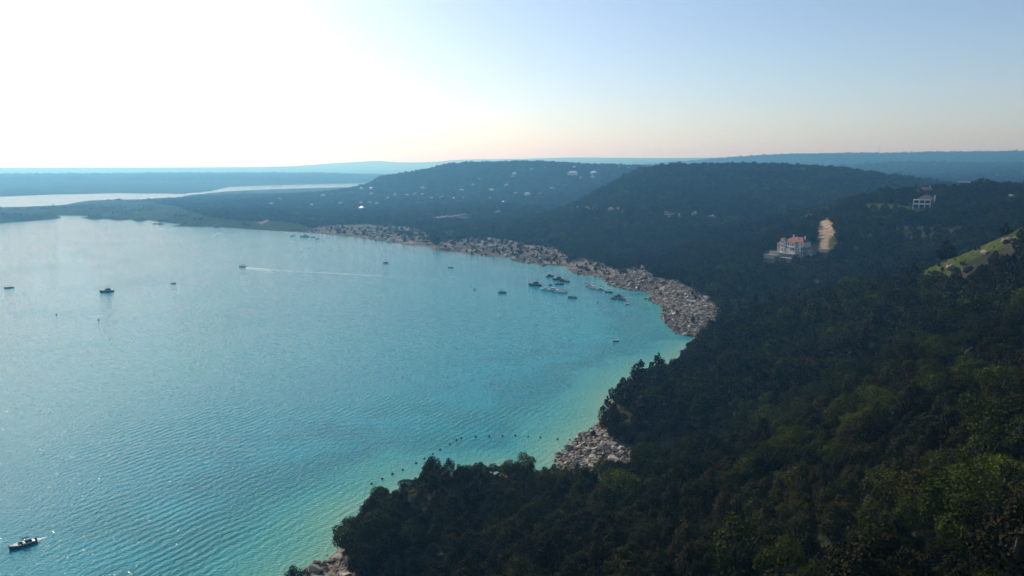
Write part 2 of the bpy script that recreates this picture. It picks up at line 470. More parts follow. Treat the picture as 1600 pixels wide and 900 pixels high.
def water_material():
    m, n, l, b = nodes_of('lake_water')
    g = n.new('ShaderNodeNewGeometry')
    at = n.new('ShaderNodeAttribute'); at.attribute_name = 'shallow'
    # tint of the water: silty and pale over the shallows, teal over depth
    big = n.new('ShaderNodeTexNoise'); big.inputs['Scale'].default_value = 0.006; big.inputs['Detail'].default_value = 4
    l.new(g.outputs['Position'], big.inputs['Vector'])
    deep = ramp(n, [(0.3, (0.003, 0.205, 0.265)), (0.7, (0.005, 0.255, 0.285))]); l.new(big.outputs['Fac'], deep.inputs[0])
    mid = n.new('ShaderNodeTexNoise'); mid.inputs['Scale'].default_value = 0.03; mid.inputs['Detail'].default_value = 5
    l.new(g.outputs['Position'], mid.inputs['Vector'])
    ad = n.new('ShaderNodeMath'); ad.operation = 'MULTIPLY_ADD'; ad.inputs[1].default_value = 0.5; ad.inputs[2].default_value = -0.25
    l.new(mid.outputs['Fac'], ad.inputs[0])
    ml = n.new('ShaderNodeMath'); ml.operation = 'ADD'; l.new(at.outputs['Fac'], ml.inputs[0]); l.new(ad.outputs[0], ml.inputs[1])
    ml.use_clamp = True
    mu = n.new('ShaderNodeMath'); mu.operation = 'MINIMUM'
    sc2 = n.new('ShaderNodeMath'); sc2.operation = 'MULTIPLY'; sc2.inputs[1].default_value = 4.0; l.new(at.outputs['Fac'], sc2.inputs[0])
    l.new(ml.outputs[0], mu.inputs[0]); l.new(sc2.outputs[0], mu.inputs[1])
    sh = ramp(n, [(0.0, (0.0, 0.0, 0.0)), (0.25, (0.03, 0.255, 0.255)), (0.6, (0.10, 0.31, 0.24)), (0.95, (0.17, 0.33, 0.24))]); l.new(mu.outputs[0], sh.inputs[0])
    f = ramp(n, [(0.0, (0, 0, 0)), (0.28, (1, 1, 1))]); l.new(mu.outputs[0], f.inputs[0])
    c = mixrgb(n, l, f.outputs[0], deep.outputs[0], sh.outputs[0])
    l.new(c, b.inputs['Base Color'])
    b.inputs['Roughness'].default_value = 0.012
    b.inputs['IOR'].default_value = 1.333
    b.inputs['Specular IOR Level'].default_value = 0.18

    def wave(rot, lam, dist, dscale):
        mp = n.new('ShaderNodeMapping'); mp.inputs['Rotation'].default_value = (0, 0, R(rot))
        l.new(g.outputs['Position'], mp.inputs['Vector'])
        w = n.new('ShaderNodeTexWave'); w.wave_type = 'BANDS'; w.bands_direction = 'X'; w.wave_profile = 'SIN'
        w.inputs['Scale'].default_value = 0.314 / lam; w.inputs['Distortion'].default_value = dist
        w.inputs['Detail'].default_value = 2; w.inputs['Detail Scale'].default_value = dscale
        l.new(mp.outputs[0], w.inputs['Vector'])
        return w.outputs['Fac']

    def noise(scale, det=3, off=0):
        t = n.new('ShaderNodeTexNoise'); t.inputs['Scale'].default_value = scale; t.inputs['Detail'].default_value = det
        l.new(g.outputs['Position'], t.inputs['Vector'])
        return t.outputs['Fac']

    def chop(scale, det, rot, sx, sy):
        mp = n.new('ShaderNodeMapping'); mp.inputs['Rotation'].default_value = (0, 0, R(rot)); mp.inputs['Scale'].default_value = (sx, sy, 1)
        l.new(g.outputs['Position'], mp.inputs['Vector'])
        t = n.new('ShaderNodeTexNoise'); t.inputs['Scale'].default_value = scale; t.inputs['Detail'].default_value = det
        l.new(mp.outputs[0], t.inputs['Vector'])
        return t.outputs['Fac']

    def mul(a, k, clampit=False):
        t = n.new('ShaderNodeMath'); t.operation = 'MULTIPLY'
        l.new(a, t.inputs[0])
        if isinstance(k, (int, float)):
            t.inputs[1].default_value = k
        else:
            l.new(k, t.inputs[1])
        return t.outputs[0]

    def add(a, b_):
        t = n.new('ShaderNodeMath'); t.operation = 'ADD'; l.new(a, t.inputs[0]); l.new(b_, t.inputs[1]); return t.outputs[0]

    def patchy(scale, lo, hi):
        t = n.new('ShaderNodeMapRange'); t.inputs[1].default_value = lo; t.inputs[2].default_value = hi; l.new(noise(scale, 2), t.inputs[0]); return t.outputs[0]
    w1 = mul(mul(wave(32, 3.3, 6.0, 0.7), 0.12), patchy(0.012, 0.44, 0.64))
    w2 = mul(mul(wave(80, 5.0, 7.0, 0.6), 0.07), patchy(0.009, 0.46, 0.64))
    w3 = mul(chop(0.5, 2, 40, 1.0, 0.5), 0.25)
    w4 = mul(chop(1.3, 0, -15, 0.7, 1.0), 0.19)
    h = add(add(w1, w2), add(w3, w4))
    bp = n.new('ShaderNodeBump'); bp.inputs['Strength'].default_value = 1.0; bp.inputs['Distance'].default_value = 1.0
    l.new(h, bp.inputs['Height'])
    l.new(bp.outputs[0], b.inputs['Normal'])
    return m


def leaf_material(name, stops, transl=0.0):
    m, n, l, b = nodes_of(name)
    oi = n.new('ShaderNodeObjectInfo')
    r = ramp(n, stops); l.new(oi.outputs['Random'], r.inputs[0])
    at = n.new('ShaderNodeAttribute'); at.attribute_name = 'tone'
    c = mixrgb(n, l, 1.0, r.outputs[0], at.outputs['Color'], 'MULTIPLY')
    tc = n.new('ShaderNodeTexNoise'); tc.inputs['Scale'].default_value = 0.028; tc.inputs['Detail'].default_value = 4     # stands of lighter and darker growth
    l.new(oi.outputs['Location'], tc.inputs['Vector'])
    st_ = ramp(n, [(0.3, (0.5, 0.52, 0.5)), (0.5, (0.95, 0.95, 0.85)), (0.7, (1.75, 1.7, 1.25))]); l.new(tc.outputs['Fac'], st_.inputs[0])
    c = mixrgb(n, l, 1.0, c, st_.outputs[0], 'MULTIPLY')
    tb = n.new('ShaderNodeTexNoise'); tb.inputs['Scale'].default_value = 0.0065; tb.inputs['Detail'].default_value = 5; tb.inputs['Roughness'].default_value = 0.65
    l.new(oi.outputs['Location'], tb.inputs['Vector'])
    sb_ = ramp(n, [(0.34, (0.6, 0.6, 0.62)), (0.5, (1.0, 1.0, 1.0)), (0.66, (1.6, 1.5, 1.1))]); l.new(tb.outputs['Fac'], sb_.inputs[0])
    c = mixrgb(n, l, 1.0, c, sb_.outputs[0], 'MULTIPLY')
    l.new(c, b.inputs['Base Color'])
    b.inputs['Roughness'].default_value = 0.8
    b.inputs['Specular IOR Level'].default_value = 0.08
    if transl > 0:
        t = n.new('ShaderNodeBsdfTranslucent'); l.new(c, t.inputs['Color'])
        ms = n.new('ShaderNodeMixShader'); ms.inputs[0].default_value = transl
        l.new(b.outputs[0], ms.inputs[1]); l.new(t.outputs[0], ms.inputs[2])
        l.new(ms.outputs[0], n['Material Output'].inputs['Surface'])
    return m


def rock_material():
    m, n, l, b = nodes_of('limestone')
    g = n.new('ShaderNodeNewGeometry'); oi = n.new('ShaderNodeObjectInfo')
    t = n.new('ShaderNodeTexNoise'); t.inputs['Scale'].default_value = 0.9; t.inputs['Detail'].default_value = 8; t.inputs['Roughness'].default_value = 0.7
    l.new(g.outputs['Position'], t.inputs['Vector'])
    r1 = ramp(n, [(0.0, (0.12, 0.102, 0.08)), (0.45, (0.245, 0.215, 0.175)), (0.8, (0.39, 0.35, 0.29)), (1.0, (0.56, 0.52, 0.45))]); l.new(oi.outputs['Random'], r1.inputs[0])
    r2 = ramp(n, [(0.3, (0.55, 0.5, 0.45)), (0.6, (1, 1, 1)), (0.8, (1.15, 1.12, 1.05))]); l.new(t.outputs['Fac'], r2.inputs[0])
    l.new(mixrgb(n, l, 1.0, r1.outputs[0], r2.outputs[0], 'MULTIPLY'), b.inputs['Base Color'])
    b.inputs['Roughness'].default_value = 1.0
    b.inputs['Specular IOR Level'].default_value = 0.0
    bp = n.new('ShaderNodeBump'); bp.inputs['Distance'].default_value = 0.15
    l.new(t.outputs['Fac'], bp.inputs['Height']); l.new(bp.outputs[0], b.inputs['Normal'])
    return m


MAT_GROUND = ground_material()
MAT_WATER = water_material()
MAT_JUNIPER = leaf_material('juniper_leaves', [(0.0, (0.0099, 0.0112, 0.0024)), (0.35, (0.0164, 0.0177, 0.0032)), (0.6, (0.0243, 0.0236, 0.0038)), (0.8, (0.0257, 0.0189, 0.0050)), (0.86, (0.0172, 0.0201, 0.0042)), (1.0, (0.0214, 0.0261, 0.0056))], 0.0)
MAT_OAK = leaf_material('oak_leaves', [(0.0, (0.0159, 0.0196, 0.0040)), (0.5, (0.0224, 0.0298, 0.0047)), (1.0, (0.0396, 0.0543, 0.0065))], 0.2)
MAT_BARK = simple('bark', (0.10, 0.08, 0.065), 0.9, 0.3, 4.0)
MAT_DEAD = simple('dead_wood', (0.13, 0.115, 0.10), 0.9, 0.2, 4.0)
MAT_ROCK = rock_material()


# ------------------------------------------------------------------ object helpers
def link(o, parent=None):
    COL.objects.link(o)
    if parent is not None:
        o.parent = parent
    return o


def tag(o, label=None, cat=None, group=None, kind=None):
    if label:
        o['label'] = label
    if cat:
        o['category'] = cat
    if group:
        o['group'] = group
    if kind:
        o['kind'] = kind
    return o


class MB:
    def __init__(s):
        s.v = []; s.f = []

    def add(s, vs_, fs_):
        k = len(s.v)
        s.v += [tuple(map(float, v)) for v in vs_]
        s.f += [tuple(i + k for i in f) for f in fs_]
        return s

    def box(s, x0, x1, y0, y1, z0, z1):
        return s.add([(x0, y0, z0), (x1, y0, z0), (x1, y1, z0), (x0, y1, z0), (x0, y0, z1), (x1, y0, z1), (x1, y1, z1), (x0, y1, z1)],
                     [(0, 3, 2, 1), (4, 5, 6, 7), (0, 1, 5, 4), (1, 2, 6, 5), (2, 3, 7, 6), (3, 0, 4, 7)])

    def hip(s, x0, x1, y0, y1, z0, z1, ov=0.5, th=0.25, gable=False):
        x0 -= ov; x1 += ov; y0 -= ov; y1 += ov
        w = x1 - x0; d = y1 - y0
        cx, cy = (x0 + x1) / 2, (y0 + y1) / 2
        if w >= d:
            k = 0 if gable else d / 2 * 0.95
            a, b_ = (x0 + k, cy, z1), (x1 - k, cy, z1)
            return s.add([(x0, y0, z0), (x1, y0, z0), (x1, y1, z0), (x0, y1, z0), (x0, y0, z0 + th), (x1, y0, z0 + th), (x1, y1, z0 + th), (x0, y1, z0 + th), a, b_],
                         [(0, 3, 2, 1), (0, 1, 5, 4), (1, 2, 6, 5), (2, 3, 7, 6), (3, 0, 4, 7), (4, 5, 9, 8), (5, 6, 9), (6, 7, 8, 9), (7, 4, 8)])
        k = 0 if gable else w / 2 * 0.95
        a, b_ = (cx, y0 + k, z1), (cx, y1 - k, z1)
        return s.add([(x0, y0, z0), (x1, y0, z0), (x1, y1, z0), (x0, y1, z0), (x0, y0, z0 + th), (x1, y0, z0 + th), (x1, y1, z0 + th), (x0, y1, z0 + th), a, b_],
                     [(0, 3, 2, 1), (0, 1, 5, 4), (1, 2, 6, 5), (2, 3, 7, 6), (3, 0, 4, 7), (4, 5, 8), (5, 6, 9, 8), (6, 7, 9), (7, 4, 8, 9)])

    def tube(s, pts, rads, n=6, cap=True):
        k = len(s.v)
        P = [Vector(p) for p in pts]
        for i, p in enumerate(P):
            t = (P[min(i + 1, len(P) - 1)] - P[max(i - 1, 0)]).normalized()
            a = t.orthogonal().normalized(); b_ = t.cross(a)
            for j in range(n):
                an = 2 * math.pi * j / n
                s.v.append(tuple(p + (a * math.cos(an) + b_ * math.sin(an)) * rads[i]))
        for i in range(len(P) - 1):
            for j in range(n):
                s.f.append((k + i * n + j, k + i * n + (j + 1) % n, k + (i + 1) * n + (j + 1) % n, k + (i + 1) * n + j))
        if cap:
            s.f.append(tuple(k + j for j in reversed(range(n))))
            s.f.append(tuple(k + (len(P) - 1) * n + j for j in range(n)))
        return s

    def mesh(s, name, mat):
        me = bpy.data.meshes.new(name)
        me.from_pydata(s.v, [], s.f)
        me.materials.append(mat)
        me.update()
        return me

    def build(s, name, mat, parent=None):
        return link(bpy.data.objects.new(name, s.mesh(name, mat)), parent)


def empty(name, loc, rz=0.0, scale=1.0):
    o = bpy.data.objects.new(name, None)
    o.location = loc; o.rotation_euler = (0, 0, rz); o.scale = (scale,) * 3
    o.empty_display_size = 0.5
    return link(o)


def mesh_np(name, verts, quads, mat, smooth=True):
    me = bpy.data.meshes.new(name)
    me.vertices.add(len(verts)); me.vertices.foreach_set('co', np.asarray(verts, np.float32).ravel())
    nq = len(quads); k = quads.shape[1]
    me.loops.add(nq * k); me.loops.foreach_set('vertex_index', quads.astype(np.int32).ravel())
    me.polygons.add(nq); me.polygons.foreach_set('loop_start', (np.arange(nq) * k).astype(np.int32))
    if smooth:
        me.polygons.foreach_set('use_smooth', np.ones(nq, bool))
    me.update(calc_edges=True)
    me.materials.append(mat)
    return me


# ------------------------------------------------------------------ terrain and lake meshes
I, J = np.meshgrid(np.arange(NA - 1), np.arange(ND - 1), indexing='ij')
Q = np.stack([I * ND + J, (I + 1) * ND + J, (I + 1) * ND + J + 1, I * ND + J + 1], -1).reshape(-1, 4)
tm = mesh_np('terrain', GP.reshape(-1, 3), Q, MAT_GROUND)
ca = tm.color_attributes.new('cover', 'FLOAT_COLOR', 'POINT')
cc = np.zeros((NA * ND, 4), np.float32)
cc[:, 0] = M_rock.ravel(); cc[:, 1] = (M_grass & (DD < 1050)).ravel(); cc[:, 3] = (M_grass & (DD >= 1050)).ravel(); cc[:, 2] = (M_dirt | M_sand).ravel()
ca.data.foreach_set('color', cc.ravel())
terrain = link(bpy.data.objects.new('terrain', tm))
tag(terrain, 'wooded limestone hills falling to the lake shore', kind='structure')

SH = np.array(shore_pts)
shx = np.sin(SH[:, 0]) * np.exp(SH[:, 1]); shy = np.cos(SH[:, 0]) * np.exp(SH[:, 1])
near = np.exp(SH[:, 1]) < 1400
shx, shy = shx[near], shy[near]
wi = np.arange(0, NA, 2); wj = np.arange(0, ND, 2)
wz = Zg[np.ix_(wi, wj)]; wX = GX[np.ix_(wi, wj)]; wY = GY[np.ix_(wi, wj)]
dist = np.full(wX.size, 1e6)
fx, fy = wX.ravel(), wY.ravel()
cand = np.nonzero((np.hypot(fx, fy) < 1600))[0]
for s in range(0, len(cand), 8000):
    c_ = cand[s:s + 8000]
    dist[c_] = np.sqrt(((fx[c_, None] - shx) ** 2 + (fy[c_, None] - shy) ** 2).min(1))
nx_, ny_ = len(wi), len(wj)
mn = np.minimum.reduce([wz[:-1, :-1], wz[1:, :-1], wz[:-1, 1:], wz[1:, 1:]])
I2, J2 = np.nonzero(mn < 0.6)
QW = np.stack([I2 * ny_ + J2, (I2 + 1) * ny_ + J2, (I2 + 1) * ny_ + J2 + 1, I2 * ny_ + J2 + 1], -1)
used, inv = np.unique(QW.ravel(), return_inverse=True)
wv = np.stack([fx[used], fy[used], np.zeros(len(used))], -1)
wm = mesh_np('lake', wv, inv.reshape(-1, 4), MAT_WATER)
wa = wm.attributes.new('shallow', 'FLOAT', 'POINT')
wa.data.foreach_set('value', np.exp(-dist[used] / 18.0) * np.where(np.hypot(fx[used], fy[used]) > 470, 0.35, 1.0).astype(np.float32))
lake = link(bpy.data.objects.new('lake', wm))
tag(lake, 'turquoise lake water with fine ripples', kind='structure')

# ------------------------------------------------------------------ trees
def crown_mesh(name, blobs, n, size, mat, seed, bottom=0.0):
    r = np.random.default_rng(seed)
    blobs = np.array(blobs, float)          # cx cy cz rx ry rz
    area = blobs[:, 3] * blobs[:, 4] + blobs[:, 5] * (blobs[:, 3] + blobs[:, 4])
    k = r.choice(len(blobs), n * 3, p=area / area.sum())
    d = r.normal(size=(n * 3, 3)); d /= np.linalg.norm(d, axis=1, keepdims=True)
    rad = 1.0 - np.abs(r.normal(0, 0.16, (n * 3, 1)))
    lump = 1 + 0.22 * np.sin(d[:, :1] * 5 + k[:, None]) * np.cos(d[:, 1:2] * 4.3 + 2 * k[:, None]) + 0.12 * np.sin(d[:, 2:3] * 9 + k[:, None])
    P = blobs[k, :3] + d * blobs[k, 3:6] * rad * lump
    keep = P[:, 2] > bottom
    for b in blobs:
        q = (P - b[:3]) / b[3:6]
        keep &= ~((q ** 2).sum(1) < 0.45)
    idx = np.nonzero(keep)[0][:n]
    P = P[idx]; d = d[idx]; k = k[idx]; n = len(P)
    nrm = d + r.normal(0, 0.55, (n, 3)); nrm /= np.linalg.norm(nrm, axis=1, keepdims=True)
    t = np.cross(nrm, r.normal(size=(n, 3))); t /= np.linalg.norm(t, axis=1, keepdims=True)
    b2 = np.cross(nrm, t)
    s = size * r.uniform(0.55, 1.3, (n, 1))
    a = r.uniform(0.6, 1.0, (n, 1))
    V = np.stack([P - t * s * 0.5, P - b2 * s * 0.32 * a + nrm * s * 0.1, P + t * s * 0.62, P + b2 * s * 0.38 * a + nrm * s * 0.1], 1).reshape(-1, 3)
    me = mesh_np(name, V, np.arange(n * 4).reshape(-1, 4), mat, smooth=False)
    at = me.color_attributes.new('tone', 'FLOAT_COLOR', 'POINT')
    tone = r.uniform(0.62, 1.38, n) * r.uniform(0.78, 1.22, len(blobs))[k]
    warm = r.uniform(0.9, 1.12, n)
    c = np.ones((n, 4, 4), np.float32)
    c[:, :, 0] = (tone * warm)[:, None]; c[:, :, 1] = tone[:, None]; c[:, :, 2] = (tone / warm)[:, None]
    at.data.foreach_set('color', c.ravel())
    return me


def tree_blobs(kind, r):
    B = []
    if kind == 'juniper':
        H = r.uniform(4.6, 6.2); w = r.uniform(1.7, 2.3)
        B.append((0, 0, H * 0.45, w, w, H * 0.42))
        for i in range(r.integers(6, 9)):
            a = r.uniform(0, 6.28); q = w * r.uniform(0.45, 0.85); z = H * r.uniform(0.25, 0.72)
            s = r.uniform(0.7, 1.15)
            B.append((q * math.cos(a), q * math.sin(a), z, s * 1.05, s * 1.05, s * r.uniform(0.9, 1.4)))
        for i in range(3):
            a = r.uniform(0, 6.28); q = w * r.uniform(0, 0.4); s = r.uniform(0.5, 0.8)
            B.append((q * math.cos(a), q * math.sin(a), H * r.uniform(0.8, 0.95), s, s, s * 1.3))
    else:
        H = r.uniform(6.0, 7.6); w = r.uniform(2.3, 3.0)
        B.append((0, 0, H * 0.6, w * 0.9, w * 0.9, H * 0.3))
        for i in range(r.integers(8, 12)):
            a = r.uniform(0, 6.28); q = w * r.uniform(0.5, 0.95); z = H * r.uniform(0.42, 0.85)
            s = r.uniform(0.85, 1.35)
            B.append((q * math.cos(a), q * math.sin(a), z, s * 1.15, s * 1.15, s * 0.85))
    return B, H, w


def trunk_mb(kind, H, w, r):
    m = MB()
    if kind == 'juniper':
        for i in range(3):
            a = i * 2.1 + r.uniform(0, 1); q = w * 0.45
            m.tube([(0.12 * math.cos(a), 0.12 * math.sin(a), -0.7), (0.3 * q * math.cos(a), 0.3 * q * math.sin(a), H * 0.25),
                    (q * math.cos(a), q * math.sin(a), H * 0.65)], [0.2, 0.14, 0.05], 5)
        m.tube([(0, 0, -0.8), (0.1, 0.05, H * 0.4), (0, 0, H * 0.86)], [0.26, 0.17, 0.04], 6)
    else:
        m.tube([(0, 0, -0.8), (0.08, 0, H * 0.25), (0.0, 0.1, H * 0.45)], [0.34, 0.26, 0.2], 7)
        for i in range(5):
            a = i * 1.26 + r.uniform(0, 0.6); q = w * 0.7
            m.tube([(0, 0.05, H * 0.4), (q * 0.5 * math.cos(a), q * 0.5 * math.sin(a), H * 0.55), (q * math.cos(a), q * math.sin(a), H * r.uniform(0.62, 0.85))],
                   [0.18, 0.11, 0.03], 5)
    return m


def joined(name, crown, trunk):
    """one mesh of crown and trunk, for the mass of the wood"""
    bm_ = bmesh.new()
    bm_.from_mesh(crown)
    for f in bm_.faces:
        f.material_index = 0
    nf = len(bm_.faces)
    bm_.from_mesh(trunk)
    bm_.faces.ensure_lookup_table()
    for f in bm_.faces[nf:]:
        f.material_index = 1
    me = bpy.data.meshes.new(name)
    bm_.to_mesh(me); bm_.free()
    me.materials.append(crown.materials[0]); me.materials.append(trunk.materials[0])
    return me


TREES = []          # near kinds: (kind, crown mesh, trunk mesh)
PROTO = bpy.data.collections.new('tree_kinds')      # not linked to the scene: only instanced
n_proto = 0


def proto(me):
    global n_proto
    o = bpy.data.objects.new('kind_%02d' % n_proto, me)
    PROTO.objects.link(o); n_proto += 1


for i in range(8):
    kind = 'juniper' if i < 5 else 'oak'
    r = np.random.default_rng(100 + i)
    B, H, w = tree_blobs(kind, r)
    cm = crown_mesh('crown', B, 4600 if kind == 'juniper' else 4600, 0.25 if kind == 'juniper' else 0.29, MAT_JUNIPER if kind == 'juniper' else MAT_OAK, 200 + i, 0.25 if kind == 'juniper' else 1.4)
    tr = trunk_mb(kind, H, w, r).mesh('trunk', MAT_BARK)
    TREES.append((kind, cm, tr))
    proto(joined('tree', cm, tr))
for i in range(5):                                    # 8..12 mid-distance kinds
    kind = 'juniper' if i < 3 else 'oak'
    r = np.random.default_rng(300 + i)
    B, H, w = tree_blobs(kind, r)
    cm = crown_mesh('crown', B, 520, 0.72, MAT_JUNIPER if kind == 'juniper' else MAT_OAK, 400 + i, 0.3)
    proto(joined('tree', cm, trunk_mb(kind, H, w, r).mesh('trunk', MAT_BARK)))
for i in range(4):                                    # 13..16 far groves of a few trees
    r = np.random.default_rng(500 + i)
    B = []
    for q in range(5):
        a = r.uniform(0, 6.28); e = r.uniform(0.5, 3.6); s = r.uniform(1.6, 2.5)
        B.append((e * math.cos(a), e * math.sin(a), s * 1.15 + r.uniform(0, 0.8), s, s, s * 1.25))
    cm = crown_mesh('crown', B, 330, 1.35, MAT_JUNIPER if i < 3 else MAT_OAK, 600 + i, 0.0)
    proto(cm)
dm = MB()                                             # 17 a bare grey tree
r = np.random.default_rng(77)
dm.tube([(0, 0, -0.6), (0.1, 0, 1.4), (0.3, 0.1, 3.0)], [0.2, 0.15, 0.07], 6)
for i in range(16):
    a = r.uniform(0, 6.28); z = r.uniform(0.8, 2.8); L = r.uniform(0.9, 2.0)
    e = Vector((math.cos(a) * L, math.sin(a) * L, z + L * r.uniform(0.5, 1.1)))
    s0 = Vector((0.1 * z / 3, 0, z))
    dm.tube([s0, s0.lerp(e, 0.5) + Vector((0, 0, 0.15)), e], [0.07, 0.045, 0.015], 4)
    for j in range(3):
        f = e + Vector((r.uniform(-0.6, 0.6), r.uniform(-0.6, 0.6), r.uniform(0.1, 0.7)))
        dm.tube([s0.lerp(e, 0.6), f], [0.035, 0.01], 3)
proto(dm.mesh('bare_tree', MAT_DEAD))
NP_DEAD = 17

# where the buildings stand, so that the wood leaves room for them
CLEAR = []                                            # (x, y, radius, extra length towards the camera)


def jgrid(d0, d1, s, umin=-0.66, umax=0.68):
    xs = np.arange(math.sin(umin) * d1, math.sin(umax) * d1, s); ys = np.arange(max(d0 * 0.7, 5), d1, s)
    X, Y = np.meshgrid(xs, ys)
    X = X + RNG.uniform(-0.42, 0.42, X.shape) * s; Y = Y + RNG.uniform(-0.42, 0.42, Y.shape) * s
    X = X.ravel(); Y = Y.ravel()
    d = np.hypot(X, Y); u = np.arctan2(X, Y)
    k = (d >= d0) & (d < d1) & (u > umin) & (u < umax)
    return X[k], Y[k]


# running skyline of the bare ground, to leave out what no near viewpoint can see
slope_g = (Zg - CAM_H) / DD
sky_g = np.maximum.accumulate(slope_g, axis=1)


def visible(X, Y, Z, h):
    u = np.arctan2(X, Y); d = np.hypot(X, Y); v = np.log(np.maximum(d - 12 - d * 0.02, 30))
    i = np.clip(np.round((u - A0) / (A1 - A0) * (NA - 1)), 3, NA - 4).astype(int); j = np.clip(((v - V0) / (V1 - V0) * (ND - 1)).astype(int), 0, ND - 1)
    m = np.minimum(np.minimum(sky_g[i, j], sky_g[i - 3, j]), sky_g[i + 3, j])
    px, py, f = project(np.stack([X, Y, Z], -1))
    return ((Z + h - CAM_H) / d > m) & (px > -220) & (px < 1820) & (py < 1120 + 200 * (d < 100))


def tree_points(clear):
    out = []
    for (d0, d1, s, zone) in ((45, 290, 3.7, 0), (290, 950, 4.3, 1), (950, 2900, 7.2, 2), (2900, 6300, 15.0, 3)):
        X, Y = jgrid(d0, d1, s)
        Z = height(X, Y)
        k = Z > (0.3 if zone < 2 else 1.5)
        X, Y, Z = X[k], Y[k], Z[k]
        P = np.stack([X, Y, Z], -1)
        rnd = RNG.uniform(0, 1, len(X))
        ok = visible(X, Y, Z, 6 if zone < 3 else 10)
        ok &= ~(patch(P, ROCK) & (rnd > np.where(np.hypot(X, Y) > 700, 0.16, 0.03))) & ~patch(P, DIRT, 1.0) & ~patch(P, SAND, 1.0)
        if zone < 2:
            for up in (2.0, 4.5):
                Pu = P + np.array([0, 0, up])
                ok &= ~patch(Pu, DIRT, 1.0) & ~(patch(Pu, GRASS) & (rnd > 0.3))
        gr = patch(P, GRASS)
        thick = vnoise(X / 60, Y / 60, 40)
        ok &= ~(gr & (rnd > np.where(thick > 0.66, 0.3, np.where(np.hypot(X, Y) < 700, 0.4, 0.012))))
        pxx, pyy, _f = project(P)
        ok &= ~((zone == 2) & (pxx > 285) & (pxx < 575) & (pyy < 306) & (np.hypot(X, Y) > 2350) & (Z < 16) & (rnd > 0.25))
        ok &= ~((zone == 3) & (pxx < 640) & (np.hypot(X, Y) < 4600))
        glade = fbm(X / 45, Y / 45, 3, 77)
        ok &= rnd < np.where(glade > 0.40, 0.3 if zone else 0.62, 0.985)
        for (cx, cy, rr, ex) in clear:
            d = math.hypot(cx, cy); ux, uy = cx / d, cy / d
            ax, ay = X - cx, Y - cy
            al = -(ax * ux + ay * uy); ac = np.abs(ax * uy - ay * ux)
            ok &= ~((ac < rr) & (al > -rr) & (al < ex))
        X, Y, Z, gr = X[ok], Y[ok], Z[ok], gr[ok]
        n = len(X)
        oakp = np.clip(fbm(X / 70, Y / 70, 2, 55) * 0.8 + (0.02 if zone < 2 else 0.2), 0.015, 0.35 if zone < 2 else 0.6)
        oak = RNG.uniform(0, 1, n) < oakp
        sc0 = np.where(patch(np.stack([X, Y, Z], -1), ROCK), 0.6, 1.0)
        base = {0: (0, 5, 3), 1: (8, 3, 2), 2: (13, 3, 1), 3: (13, 3, 1)}[zone]
        kd = np.where(oak, base[0] + base[1] + RNG.integers(0, base[2], n), base[0] + RNG.integers(0, base[1], n))
        if zone == 0:
            kd = np.where(RNG.uniform(0, 1, n) < 0.06, NP_DEAD, kd)
        sc = {0: 1.0, 1: 1.02, 2: 1.12, 3: 1.9}[zone] * np.clip(np.exp(RNG.normal(-0.08, 0.27, n)), 0.45, 1.75) * sc0 * np.where(gr, np.where(np.hypot(X, Y) < 700, RNG.uniform(0.12, 0.42, n), 0.6), 1.0)
        sc = np.where(kd == NP_DEAD, np.minimum(sc, 0.85), sc)
        sc = np.where((zone == 2) & (np.arctan2(X, Y) < -0.15) & (np.hypot(X, Y) > 1500), sc * 0.6, sc)
        out.append(np.stack([X, Y, Z, kd, sc, RNG.uniform(0, 6.28, n), np.full(n, zone)], -1))
    return np.concatenate(out)


def scatter(name, pts, coll, label, kind='stuff'):
    """pts columns: x y z kind scale rot ; optional tilt columns 6,7"""
    me = bpy.data.meshes.new(name)
    n = len(pts)
    me.vertices.add(n); me.vertices.foreach_set('co', pts[:, :3].astype(np.float32).ravel())
    a = me.attributes.new('pick', 'INT', 'POINT'); a.data.foreach_set('value', pts[:, 3].astype(np.int32))
    a = me.attributes.new('size', 'FLOAT_VECTOR', 'POINT'); a.data.foreach_set('vector', pts[:, 6:9].astype(np.float32).ravel())
    a = me.attributes.new('turn', 'FLOAT_VECTOR', 'POINT'); a.data.foreach_set('vector', pts[:, 9:12].astype(np.float32).ravel())
    o = link(bpy.data.objects.new(name, me))
    ng = bpy.data.node_groups.new(name + '_scatter', 'GeometryNodeTree')
    ng.interface.new_socket('Geometry', in_out='INPUT', socket_type='NodeSocketGeometry')
    ng.interface.new_socket('Geometry', in_out='OUTPUT', socket_type='NodeSocketGeometry')
    N, L = ng.nodes, ng.links
    gi = N.new('NodeGroupInput'); go = N.new('NodeGroupOutput')
    ci = N.new('GeometryNodeCollectionInfo'); ci.inputs['Collection'].default_value = coll
    ci.inputs['Separate Children'].default_value = True; ci.inputs['Reset Children'].default_value = True
    ip = N.new('GeometryNodeInstanceOnPoints'); ip.inputs['Pick Instance'].default_value = True

    def named(nm, t):
        q = N.new('GeometryNodeInputNamedAttribute'); q.data_type = t; q.inputs['Name'].default_value = nm
        return q.outputs['Attribute']
    L.new(gi.outputs[0], ip.inputs['Points']); L.new(ci.outputs[0], ip.inputs['Instance'])
    L.new(named('pick', 'INT'), ip.inputs['Instance Index'])
    L.new(named('size', 'FLOAT_VECTOR'), ip.inputs['Scale'])
    er = N.new('FunctionNodeEulerToRotation'); L.new(named('turn', 'FLOAT_VECTOR'), er.inputs[0])
    L.new(er.outputs[0], ip.inputs['Rotation'])
    L.new(ip.outputs[0], go.inputs[0])
    md = o.modifiers.new('scatter', 'NODES'); md.node_group = ng
    tag(o, label, kind=kind)
    return o


